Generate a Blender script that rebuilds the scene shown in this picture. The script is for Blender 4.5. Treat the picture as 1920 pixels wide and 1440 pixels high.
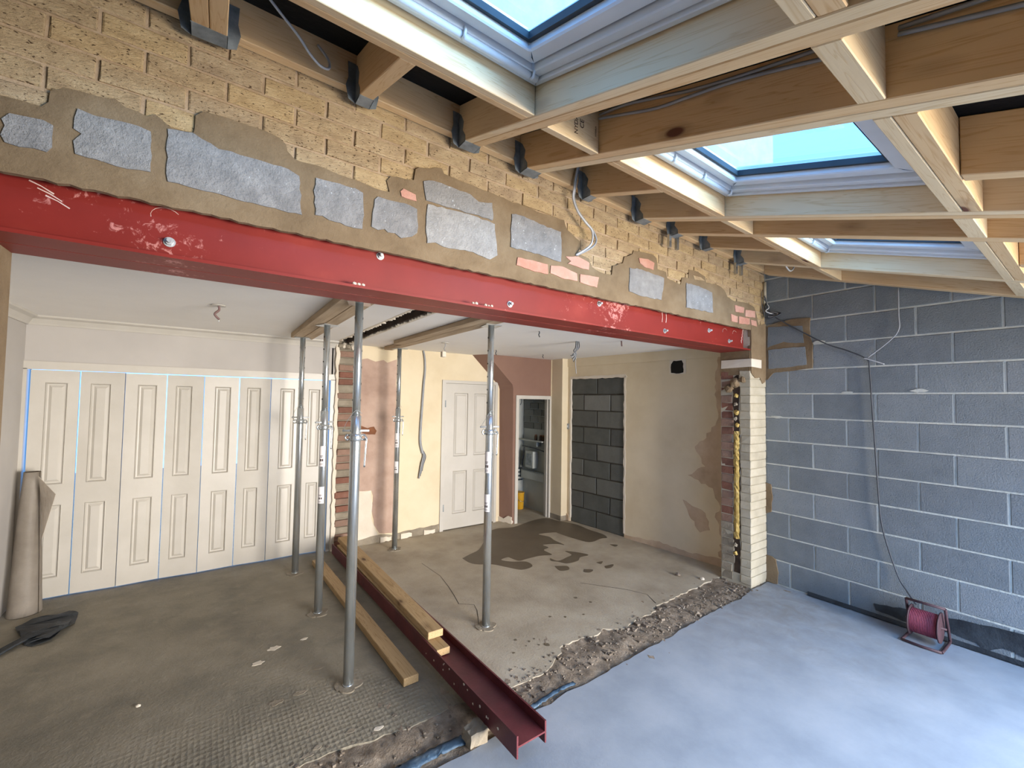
import bpy, bmesh, math, random
from mathutils import Matrix, Vector, noise
random.seed(7)
C = bpy.context.scene.collection
S = bpy.context.scene
for o in list(bpy.data.objects): bpy.data.objects.remove(o)

# ------------------------------------------------------------------ camera
cam = bpy.data.cameras.new('camera'); camo = bpy.data.objects.new('camera', cam); C.objects.link(camo)
cam.sensor_width = 36.0; cam.lens = 36.0*807.7/1920.0; cam.clip_start = 0.02
_r = Vector((0.81829643, -0.57457769, 0.01585651)); _d = Vector((0.03504216, 0.02233302, -0.99913627)); _f = Vector((0.57372728, 0.81814529, 0.03840947))
M = Matrix(((_r.x, -_d.x, -_f.x, -4.46), (_r.y, -_d.y, -_f.y, -2.031), (_r.z, -_d.z, -_f.z, 1.70), (0, 0, 0, 1)))
camo.matrix_world = M
S.camera = camo

# ------------------------------------------------------------------ sky, daylight, exposure
w = bpy.data.worlds.new('world'); S.world = w; w.use_nodes = True
bg = w.node_tree.nodes['Background']; bg.inputs[0].default_value = (0.155, 0.43, 1.0, 1); bg.inputs[1].default_value = 4.0
S.view_settings.view_transform = 'Standard'; S.view_settings.look = 'None'
S.view_settings.gamma = 1.0; S.view_settings.use_curve_mapping = False
S.view_settings.exposure = 0.0
def area(name, loc, target, sx, sy, energy, col):
    l = bpy.data.lights.new(name, 'AREA'); l.shape = 'RECTANGLE'; l.size = sx; l.size_y = sy; l.energy = energy; l.color = col
    o = bpy.data.objects.new(name, l); C.objects.link(o); o.location = loc
    o.rotation_euler = (Vector(target)-Vector(loc)).to_track_quat('-Z', 'Y').to_euler(); return o
# daylight entering by the wide garden opening behind the camera: sunlit garden and terrace, plus a little open sky
area('garden_daylight', (-0.12, -6.6, 1.3), (-1.6, -1.5, 1.4), 4.6, 2.6, 2050, (1.0, 0.92, 0.81))
area('garden_sky', (-1.8, -4.6, 3.3), (-2.2, -1.0, 0), 4.0, 1.4, 620, (0.33, 0.61, 1.0))

# ------------------------------------------------------------------ materials
MT = {}
def lin(c):
    if isinstance(c, str):
        c = c.lstrip('#'); v = [int(c[i:i+2], 16)/255 for i in (0, 2, 4)]
        return tuple(((x+0.055)/1.055)**2.4 if x > 0.04045 else x/12.92 for x in v)+(1,)
    return tuple(c)+((1,) if len(c) == 3 else ())
class NT:
    def __init__(s, name):
        m = bpy.data.materials.new(name); m.use_nodes = True; s.m = m; s.t = m.node_tree
        s.b = s.t.nodes['Principled BSDF']; s.out = s.t.nodes['Material Output']
    def n(s, typ, **kw):
        x = s.t.nodes.new(typ)
        for k, v in kw.items():
            if k.startswith('i_'):
                key = k[2:]
                x.inputs[int(key) if key.isdigit() else key].default_value = v
            else: setattr(x, k, v)
        return x
    def l(s, a, b): s.t.links.new(a, b)
    def mixc(s, fac, a, b, mode='MIX'):
        x = s.n('ShaderNodeMix', data_type='RGBA', blend_type=mode)
        for sock, v in ((0, fac), (6, a), (7, b)):
            if hasattr(v, 'is_linked') or hasattr(v, 'links'): s.l(v, x.inputs[sock])
            else: x.inputs[sock].default_value = v
        return x.outputs[2]
    def ramp(s, src, stops, interp='LINEAR'):
        x = s.n('ShaderNodeValToRGB'); r = x.color_ramp; r.interpolation = interp
        while len(r.elements) < len(stops): r.elements.new(0.5)
        for e, (p, c) in zip(r.elements, stops): e.position = p; e.color = lin(c)
        s.l(src, x.inputs[0]); return x.outputs[0]
    def coords(s, stretch=(1, 1, 1), rnd=True):
        tc = s.n('ShaderNodeTexCoord'); v = tc.outputs['Object']
        if rnd:
            oi = s.n('ShaderNodeObjectInfo'); s.rnd = oi.outputs['Random']
            cx = s.n('ShaderNodeVectorMath', operation='SCALE', i_0=(37.1, 91.7, 53.3)); s.l(s.rnd, cx.inputs[3])
            ad = s.n('ShaderNodeVectorMath', operation='ADD'); s.l(v, ad.inputs[0]); s.l(cx.outputs[0], ad.inputs[1]); v = ad.outputs[0]
        mp = s.n('ShaderNodeMapping', i_3=stretch); s.l(v, mp.inputs[0]); return mp.outputs[0]
    def noise(s, v, scale, detail=5, rough=0.6, dist=0.0):
        x = s.n('ShaderNodeTexNoise', i_Scale=scale, i_Detail=detail, i_Roughness=rough, i_Distortion=dist); s.l(v, x.inputs['Vector']); return x.outputs[0]
    def bump(s, h, strength, dist=0.01):
        x = s.n('ShaderNodeBump', i_Strength=strength, i_Distance=dist); s.l(h, x.inputs['Height']); s.l(x.outputs[0], s.b.inputs['Normal'])

def mat(name, stops, scale=4, detail=6, rough=0.85, bump=0.25, bscale=60, rcol=None, speck=None, stretch=(1, 1, 1), metal=0.0, spec=0.4, bdist=0.01, rnd=True, spscale=90, spthr=0.7, rmix=0.65):
    """noise-ramped surface; rcol: colours picked by the object's own random number; speck: colour of small pits"""
    k = NT(name); v = k.coords(stretch, rnd)
    n1 = k.noise(v, scale, detail)
    col = k.ramp(n1, [(0.3+0.4*i/max(1, len(stops)-1), c) for i, c in enumerate(stops)])
    if rcol:
        rc = k.ramp(k.rnd, [(i/len(rcol), c) for i, c in enumerate(rcol)], 'CONSTANT' if len(rcol) > 2 else 'LINEAR')
        col = k.mixc(rmix, col, rc)
    n2 = k.noise(v, bscale, 4, 0.7)
    if speck:
        n3 = k.noise(v, spscale, 2, 0.5)
        f = k.ramp(n3, [(spthr-0.03, (0, 0, 0)), (spthr+0.03, (1, 1, 1))]); col = k.mixc(f, col, lin(speck))
    k.l(col, k.b.inputs['Base Color'])
    k.b.inputs['Roughness'].default_value = rough; k.b.inputs['Metallic'].default_value = metal
    k.b.inputs['Specular IOR Level'].default_value = spec
    if bump: k.bump(n2, bump, bdist)
    MT[name] = k.m; return k.m

def wood(name, light, dark, knot, rough=0.6):
    k = NT(name); v = k.coords((1, 1, 1)); 
    d = k.noise(v, 1.7, 3); 
    mp = k.n('ShaderNodeMapping', i_3=(0.35, 9.0, 9.0)); k.l(v, mp.inputs[0])
    g = k.noise(mp.outputs[0], 2.0, 3, 0.5, 1.6)
    mu = k.n('ShaderNodeMath', operation='MULTIPLY', i_1=9.0); k.l(g, mu.inputs[0])
    fr = k.n('ShaderNodeMath', operation='PINGPONG', i_1=0.5); k.l(mu.outputs[0], fr.inputs[0])
    col = k.ramp(fr.outputs[0], [(0.0, dark), (0.16, light), (0.5, light)])
    col = k.mixc(k.ramp(d, [(0.35, (0, 0, 0)), (0.75, (0.5, 0.5, 0.5))]), col, lin(dark))
    kp = k.n('ShaderNodeMapping', i_3=(2.1, 5.0, 5.0)); k.l(v, kp.inputs[0])
    vo = k.n('ShaderNodeTexVoronoi', i_Scale=1.0, i_Randomness=1.0); k.l(kp.outputs[0], vo.inputs['Vector'])
    kf = k.ramp(vo.outputs['Distance'], [(0.07, (1, 1, 1)), (0.11, (0.3, 0.3, 0.3)), (0.2, (0, 0, 0))]); col = k.mixc(kf, col, lin(knot))
    k.l(col, k.b.inputs['Base Color']); k.b.inputs['Roughness'].default_value = rough; k.b.inputs['Specular IOR Level'].default_value = 0.3
    k.bump(fr.outputs[0], 0.06, 0.004); MT[name] = k.m

mat('buff_brick', ['#917a5c', '#b49c77', '#cbb58f'], 11, 10, 0.92, 0.9, 55, stretch=(1, 1, 2.3), rcol=['#ab9372', '#bfa274', '#b29a78', '#c4a776', '#a8937a', '#b89f7e'], speck='#54402b', spscale=75, spthr=0.655, rmix=0.4)
mat('buff_mortar', ['#9c866a', '#ad967a', '#b8a389'], 14, 6, 0.95, 0.5, 60)
mat('red_brick', ['#61402f', '#7c5444', '#95715f'], 12, 6, 0.92, 0.6, 60, rcol=['#684237', '#7f5648', '#715043', '#927a6a', '#765043', '#877466'])
mat('pale_red_brick', ['#a8735f', '#bf8d79', '#cfac9a'], 14, 6, 0.92, 0.6, 60, rcol=['#b9826e', '#c49784'])
mat('patch_block', ['#6a6a69', '#93918e', '#b5b3af'], 16, 10, 0.92, 1.0, 60, rcol=['#8d8b88', '#a09e9a', '#848280', '#989692'], speck='#c6c8c8', spscale=70, spthr=0.73)
mat('grey_block', ['#6d7376', '#7d8386', '#8b9092'], 7, 8, 0.93, 0.7, 110, rcol=['#72787b', '#81878a', '#797f82', '#6f7477', '#868b8e'], speck='#4d5962', spscale=140, spthr=0.68)
mat('dark_block', ['#4a4b47', '#5c5d58', '#6c6d68'], 6, 7, 0.93, 0.6, 90, rcol=['#4b4d4a', '#595a56', '#676862', '#535550'])
mat('dark_mortar', ['#33302a', '#433e35'], 20, 5, 0.95, 0.5, 60)
mat('pale_mortar', ['#a9aca6', '#bdbfb7', '#c9c9bf'], 9, 6, 0.95, 0.6, 60)
mat('wet_mortar', ['#6f5d46', '#7d6a51', '#87755c'], 6, 6, 0.9, 0.5, 50, spec=0.3)
mat('grey_mortar', ['#776d5e', '#8b8170', '#9c9281'], 6, 6, 0.92, 0.6, 50)
mat('new_slab', ['#8a929c', '#979fa8', '#a3a9b0'], 2.6, 10, 0.6, 0.1, 90, rnd=False, spec=0.45)
mat('garage_floor', ['#5f564a', '#766b5c', '#857a69'], 2.4, 9, 0.85, 0.35, 40, rnd=False)
mat('kitchen_floor', ['#938876', '#a89d8a', '#b6ad9b'], 2.2, 9, 0.85, 0.3, 50, rnd=False)
mat('wet_concrete', ['#5f5444', '#6a5f4e'], 4, 6, 0.6, 0.2, 50, rnd=False)
mat('rubble', ['#6b5e50', '#8a7c6b', '#a09382'], 14, 8, 0.95, 0.9, 60, rnd=False)
mat('rubble_stone', ['#5d5246', '#7b7063', '#93887b'], 9, 6, 0.95, 0.6, 60)
mat('garage_paint', ['#aba6a1', '#b4afa9'], 2, 4, 0.8, 0.05, 120, rnd=False)
mat('ceiling_paint', ['#eae7e2', '#f1eee9'], 1.6, 5, 0.85, 0.08, 60, rnd=False)
mat('white_gloss', ['#b6b1a7', '#c0bbb2'], 3, 4, 0.38, 0.05, 60, spec=0.5)
mat('cream_paint', ['#cdbc9c', '#d6c7a9', '#ddceb1'], 1.7, 7, 0.85, 0.1, 70, rnd=False)
mat('brown_paint', ['#7d5f52', '#866859'], 2, 4, 0.85, 0.08, 90, rnd=False)
mat('pink_plaster', ['#9c8273', '#b29888', '#bfa797'], 2.6, 8, 0.9, 0.2, 60, rnd=False)
mat('bare_plaster', ['#cfc4b2', '#ddd3c2'], 4, 6, 0.9, 0.2, 60)
mat('red_steel', ['#a8282b', '#b02c2d', '#b83634'], 3, 6, 0.45, 0.05, 60, rnd=False, spec=0.45)
mat('scuff_pink', ['#c98078', '#d9a59c'], 30, 4, 0.8, 0.1, 60)
mat('maroon_steel', ['#4c2026', '#5c262c', '#6b3337'], 5, 8, 0.5, 0.15, 50, spec=0.4)
mat('galv', ['#a9afb1', '#c4c9ca', '#d6dadb'], 9, 6, 0.24, 0.04, 60, metal=0.85, stretch=(1, 1, 0.3))
mat('galv_dark', ['#666c6f', '#80878a', '#959b9e'], 14, 6, 0.5, 0.15, 50, metal=0.3)
mat('steel_bolt', ['#b4b8ba', '#d3d6d7'], 20, 4, 0.35, 0.1, 60, metal=0.4)
mat('white_plastic', ['#d6d9dc', '#e0e2e4'], 5, 3, 0.4, 0.0, 60, spec=0.5)
mat('gasket', ['#2b3338', '#343d42'], 8, 3, 0.6, 0.0, 60)
mat('membrane', ['#08090b', '#101114'], 6, 6, 0.75, 0.4, 20, rnd=False, spec=0.25)
mat('grey_cable', ['#8b8d90', '#9c9ea0'], 8, 3, 0.5, 0.0, 60)
mat('white_cable', ['#b9babb', '#c9cacb'], 8, 3, 0.5, 0.0, 60)
mat('dark_cable', ['#3a3d42', '#4a4d52'], 8, 3, 0.5, 0.0, 60)
mat('brown_cable', ['#6b5350', '#7d6360'], 8, 3, 0.6, 0.0, 60)
mat('black_sheet', ['#1c1f23', '#2b2f33', '#3a3f43'], 8, 6, 0.55, 0.5, 25)
mat('blue_sheet', ['#3d566f', '#57748f', '#8399ac'], 9, 6, 0.5, 0.4, 30)
mat('lining_roll', ['#9a8f82', '#aca295', '#b9afa3'], 4, 6, 0.55, 0.15, 30, spec=0.5)
mat('reel_red', ['#7c3540', '#94404e', '#a34f5c'], 12, 5, 0.6, 0.2, 60)
mat('reel_frame', ['#3a2a2d', '#553b3f'], 12, 5, 0.6, 0.2, 60)
mat('foam', ['#a98c4a', '#bfa35e', '#cdb679'], 30, 6, 0.95, 1.0, 40)
mat('white_paintedbrick', ['#a59c88', '#b3aa95', '#bcb4a1'], 6, 6, 0.9, 0.4, 60)
mat('board_old', ['#9a846a', '#b29c80', '#bfaa8f'], 5, 7, 0.85, 0.3, 50, stretch=(0.4, 5, 5))
mat('black_hole', ['#15130f', '#1d1a15'], 8, 4, 0.95, 0.3, 60)
mat('dark_wood', ['#2b2119', '#3d2f24', '#4a3a2d'], 8, 6, 0.9, 0.4, 50)
mat('yellow_plastic', ['#b98a22', '#cf9d2c'], 6, 4, 0.5, 0.1, 60)
mat('sticker', ['#d9d4d2', '#e4dfdd'], 10, 3, 0.5, 0.0, 60)
mat('print_ink', ['#3a3231', '#4a3f3e'], 10, 3, 0.6, 0.0, 60)
mat('print_red', ['#8a2f35', '#9a3a40'], 10, 3, 0.6, 0.0, 60)
mat('stamp_ink', ['#3f2a1c', '#5a3d28'], 30, 4, 0.8, 0.0, 60)
mat('utility_white', ['#a9aca6', '#b9bcb6'], 4, 5, 0.8, 0.1, 60)
mat('utility_block', ['#6d6e69', '#868782'], 8, 6, 0.9, 0.5, 60, rcol=['#6d6e69', '#8a8b86'])
mat('render_house', ['#6f7f95', '#8494a9'], 3, 6, 0.9, 0.3, 60, rnd=False)
mat('scraped', ['#b09a80', '#bfa78d', '#cbb69c'], 5, 7, 0.9, 0.25, 60, rnd=False)
mat('house_brick', ['#868789', '#8f9092', '#98999a'], 8, 6, 0.9, 0.3, 60, rnd=False)
mat('print_marks', ['#d8c6bd', '#c9a79e'], 30, 4, 0.8, 0.0, 60)
mat('rust', ['#6d4530', '#86583c'], 20, 5, 0.9, 0.4, 60)
wood('pine', '#e6c596', '#d4aa78', '#6e4534')
wood('pine_pale', '#ebd3ab', '#dcbd8f', '#7a5140')
wood('plank', '#b79b72', '#95774f', '#5a4029')
# embossed patch of the garage floor: small cells of relief, only near the old threshold
def gfloor():
    k = NT('garage_floor2'); v = k.coords((1, 1, 1), False)
    n1 = k.noise(v, 2.2, 9, 0.65)
    col = k.ramp(n1, [(0.3, '#6d685b'), (0.5, '#837c6c'), (0.7, '#938b7a')])
    n2 = k.noise(v, 7, 6); col = k.mixc(k.ramp(n2, [(0.55, (0, 0, 0)), (0.75, (0.5, 0.5, 0.5))]), col, lin('#9b9483'))
    k.l(col, k.b.inputs['Base Color']); k.b.inputs['Roughness'].default_value = 0.85
    mp = k.n('ShaderNodeMapping', i_3=(42, 30, 30)); k.l(v, mp.inputs[0])
    vo = k.n('ShaderNodeTexVoronoi', i_Scale=1.0, i_Randomness=0.2); k.l(mp.outputs[0], vo.inputs['Vector'])
    sx = k.n('ShaderNodeSeparateXYZ'); k.l(v, sx.inputs[0])
    f = k.n('ShaderNodeMapRange', i_1=0.95, i_2=0.5, i_3=0.0, i_4=1.0); k.l(sx.outputs[1], f.inputs[0])
    g = k.n('ShaderNodeMath', operation='MULTIPLY'); k.l(vo.outputs[0], g.inputs[0]); k.l(f.outputs[0], g.inputs[1])
    a = k.n('ShaderNodeMath', operation='ADD'); k.l(g.outputs[0], a.inputs[0])
    fine = k.noise(v, 45, 4, 0.7); k.l(fine, a.inputs[1]); k.bump(a.outputs[0], 0.45, 0.012); MT['garage_floor2'] = k.m
gfloor()
# painted steel with pale rubbed patches and boot scuffs
def redsteel():
    k = NT('red_steel2'); v = k.coords((1, 1, 1), False)
    n1 = k.noise(v, 2.5, 6); col = k.ramp(n1, [(0.3, '#74211b'), (0.6, '#80261f'), (0.75, '#8b3128')])
    big = k.noise(v, 1.6, 3); fin = k.noise(v, 26, 6, 0.75, 0.6)
    mu = k.n('ShaderNodeMath', operation='MULTIPLY'); k.l(big, mu.inputs[0]); k.l(fin, mu.inputs[1])
    col = k.mixc(k.ramp(mu.outputs[0], [(0.345, (0, 0, 0)), (0.40, (0.75, 0.75, 0.75))]), col, lin('#cf8f88'))
    k.l(col, k.b.inputs['Base Color']); k.b.inputs['Roughness'].default_value = 0.5; k.b.inputs['Specular IOR Level'].default_value = 0.35
    k.bump(fin, 0.08, 0.004); MT['red_steel2'] = k.m
redsteel()
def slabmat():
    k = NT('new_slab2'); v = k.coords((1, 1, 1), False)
    n1 = k.noise(v, 2.4, 10, 0.6); col = k.ramp(n1, [(0.3, '#88919c'), (0.5, '#979fa9'), (0.7, '#a5abb3')])  # grey concrete tinted blue, putting the cool sky light into its colour
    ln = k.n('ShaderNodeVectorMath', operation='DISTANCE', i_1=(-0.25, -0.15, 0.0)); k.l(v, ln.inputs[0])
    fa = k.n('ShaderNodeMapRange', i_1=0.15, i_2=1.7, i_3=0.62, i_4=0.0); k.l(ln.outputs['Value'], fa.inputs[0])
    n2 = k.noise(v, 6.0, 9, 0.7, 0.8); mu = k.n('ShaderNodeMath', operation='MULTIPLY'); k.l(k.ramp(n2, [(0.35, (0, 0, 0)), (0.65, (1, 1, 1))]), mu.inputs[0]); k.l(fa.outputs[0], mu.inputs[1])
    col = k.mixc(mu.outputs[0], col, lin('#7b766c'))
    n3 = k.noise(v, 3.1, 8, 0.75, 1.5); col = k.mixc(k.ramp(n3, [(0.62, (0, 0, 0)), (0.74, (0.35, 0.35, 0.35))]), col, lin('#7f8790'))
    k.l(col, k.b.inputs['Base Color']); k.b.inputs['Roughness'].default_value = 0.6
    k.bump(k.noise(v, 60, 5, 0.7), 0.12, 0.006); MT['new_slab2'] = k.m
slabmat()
def glassmat():
    k = NT('glass'); t = k.t
    tr = k.n('ShaderNodeBsdfTransparent', i_0=(0.78, 0.95, 0.99, 1)); gl = k.n('ShaderNodeBsdfGlossy', i_Roughness=0.02, i_Color=(0.9, 0.95, 1, 1))
    lw = k.n('ShaderNodeLayerWeight', i_Blend=0.5); pw = k.n('ShaderNodeMath', operation='POWER', i_1=5.0); k.l(lw.outputs['Facing'], pw.inputs[0])
    fr = k.n('ShaderNodeMath', operation='MULTIPLY_ADD', i_1=0.9, i_2=0.04); k.l(pw.outputs[0], fr.inputs[0]); mx = k.n('ShaderNodeMixShader')
    k.l(fr.outputs[0], mx.inputs[0]); k.l(tr.outputs[0], mx.inputs[1]); k.l(gl.outputs[0], mx.inputs[2]); k.l(mx.outputs[0], k.out.inputs[0]); MT['glass'] = k.m
glassmat()

# ------------------------------------------------------------------ builders
def setp(o, label=None, cat=None, group=None, kind=None):
    if label: o['label'] = label
    if cat: o['category'] = cat
    if group: o['group'] = group
    if kind: o['kind'] = kind
    return o
def par(o, p):
    if p is not None:
        o.parent = p
        o.matrix_parent_inverse = p.matrix_basis.inverted()
    return o
def empty(name, loc, label=None, cat=None, group=None, kind=None):
    o = bpy.data.objects.new(name, None); C.objects.link(o); o.location = loc; o.empty_display_size = 0.05
    return setp(o, label, cat, group, kind)
class B:
    def __init__(s): s.bm = bmesh.new()
    def box(s, x0, x1, y0, y1, z0, z1):
        v = [s.bm.verts.new(p) for p in ((x0, y0, z0), (x1, y0, z0), (x1, y1, z0), (x0, y1, z0), (x0, y0, z1), (x1, y0, z1), (x1, y1, z1), (x0, y1, z1))]
        for f in ((0, 3, 2, 1), (4, 5, 6, 7), (0, 1, 5, 4), (1, 2, 6, 5), (2, 3, 7, 6), (3, 0, 4, 7)): s.bm.faces.new([v[i] for i in f])
        return s
    def hexa(s, P):   # 8 points ordered like box
        v = [s.bm.verts.new(p) for p in P]
        for f in ((0, 3, 2, 1), (4, 5, 6, 7), (0, 1, 5, 4), (1, 2, 6, 5), (2, 3, 7, 6), (3, 0, 4, 7)): s.bm.faces.new([v[i] for i in f])
        return s
    def prism(s, poly, fn, d0, d1, cap=True):  # poly of (u,v); fn(u,v,d) -> xyz
        a = [s.bm.verts.new(fn(u, v, d0)) for u, v in poly]; b = [s.bm.verts.new(fn(u, v, d1)) for u, v in poly]
        n = len(poly)
        if cap: s.bm.faces.new(a); s.bm.faces.new(b[::-1])
        for i in range(n): s.bm.faces.new((a[i], b[i], b[(i+1) % n], a[(i+1) % n]))
        return s
    def tube(s, path, r, seg=8, cap=True, r1=None):
        path = [Vector(p) for p in path]; rings = []; n = len(path)
        t0 = (path[1]-path[0]).normalized(); up = Vector((0, 0, 1)) if abs(t0.z) < 0.9 else Vector((1, 0, 0))
        side = t0.cross(up).normalized()
        for i, p in enumerate(path):
            t = (path[min(i+1, n-1)]-path[max(i-1, 0)]).normalized()
            side = (side-t*side.dot(t)); side = side.normalized() if side.length > 1e-6 else t.orthogonal().normalized()
            up = t.cross(side); rr = r if r1 is None else r+(r1-r)*i/(n-1)
            rings.append([s.bm.verts.new(p+side*rr*math.cos(2*math.pi*j/seg)+up*rr*math.sin(2*math.pi*j/seg)) for j in range(seg)])
        for a, b in zip(rings, rings[1:]):
            for j in range(seg):
                f = s.bm.faces.new((a[j], a[(j+1) % seg], b[(j+1) % seg], b[j])); f.smooth = True
        if cap: s.bm.faces.new(rings[0][::-1]); s.bm.faces.new(rings[-1])
        return s
    def lathe(s, prof, cx, cy, seg=24):   # prof [(r,z)]
        rings = [[s.bm.verts.new((cx+r*math.cos(2*math.pi*j/seg), cy+r*math.sin(2*math.pi*j/seg), z)) for j in range(seg)] for r, z in prof]
        for a, b in zip(rings, rings[1:]):
            for j in range(seg):
                f = s.bm.faces.new((a[j], a[(j+1) % seg], b[(j+1) % seg], b[j])); f.smooth = True
        s.bm.faces.new(rings[0][::-1]); s.bm.faces.new(rings[-1]); return s
    def quad(s, *P): s.bm.faces.new([s.bm.verts.new(p) for p in P]); return s
    def bevel(s, w, seg=1):
        bmesh.ops.bevel(s.bm, geom=list(s.bm.edges), offset=w, segments=seg, affect='EDGES', profile=0.5); return s
    def mesh(s, name):
        bmesh.ops.recalc_face_normals(s.bm, faces=list(s.bm.faces))
        me = bpy.data.meshes.new(name); s.bm.to_mesh(me); s.bm.free(); return me
    def obj(s, name, m, parent=None, label=None, cat=None, group=None, kind=None, center=True):
        me = s.mesh(name); return mobj(name, me, m, parent, label, cat, group, kind, center)
def mobj(name, me, m, parent=None, label=None, cat=None, group=None, kind=None, center=True):
    if not me.materials: me.materials.append(MT[m])
    o = bpy.data.objects.new(name, me); C.objects.link(o)
    if center and len(me.vertices):
        xs = [v.co for v in me.vertices]
        c = Vector(((min(v.x for v in xs)+max(v.x for v in xs))/2, (min(v.y for v in xs)+max(v.y for v in xs))/2, min(v.z for v in xs)))
        me.transform(Matrix.Translation(-c)); o.location = c
    par(o, parent); return setp(o, label, cat, group, kind)
def reorient(o, xdir):
    """turn a centred mesh object so that its own X runs along xdir (grain direction)"""
    x = Vector(xdir).normalized(); z = Vector((0, 0, 1)); z = (z-x*z.dot(x)).normalized(); y = z.cross(x)
    R = Matrix((x, y, z)).transposed().to_4x4(); o.data.transform(R.inverted()); o.matrix_basis = Matrix.Translation(o.location) @ R; return o
def smooth_path(P, k=6):
    P = [Vector(p) for p in P]; out = []
    for i in range(len(P)-1):
        a, b, c, d = P[max(i-1, 0)], P[i], P[i+1], P[min(i+2, len(P)-1)]
        for j in range(k):
            t = j/k; out.append(0.5*((2*b)+(c-a)*t+(2*a-5*b+4*c-d)*t*t+(3*b-a-3*c+d)*t**3))
    out.append(P[-1]); return out
def rough_poly(poly, amp, step=0.03):
    out = []; n = len(poly)
    for i in range(n):
        a, b = Vector(poly[i]), Vector(poly[(i+1) % n]); L = (b-a).length; k = max(1, int(L/step))
        nrm = Vector((-(b-a).y, (b-a).x)).normalized() if L > 0 else Vector((0, 0))
        for j in range(k):
            p = a.lerp(b, j/k); q = p+nrm*(random.uniform(-amp, amp) if j else 0); out.append((q.x, q.y))
    return out
def rough_line(pts, amp, step=0.03):
    L = rough_poly(pts, amp, step); end = pts[-1]
    k = max(1, int((Vector(pts[0])-Vector(pts[-1])).length/step))
    return L[:len(L)-k]+[end]
def inside(p, poly):
    r = False; n = len(poly); x, y = p
    for i in range(n):
        x1, y1 = poly[i]; x2, y2 = poly[(i+1) % n]
        if (y1 > y) != (y2 > y) and x < (x2-x1)*(y-y1)/(y2-y1)+x1: r = not r
    return r
FY = lambda u, v, d: (u, d, v)      # polygon on a wall facing the camera: (x,z), depth y
FX = lambda u, v, d: (d, u, v)      # polygon on a side wall: (y,z), depth x
FZ = lambda u, v, d: (u, v, d)      # polygon on the floor
def roofz(x, y): return 2.975-0.0255*x+0.327*y

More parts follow.
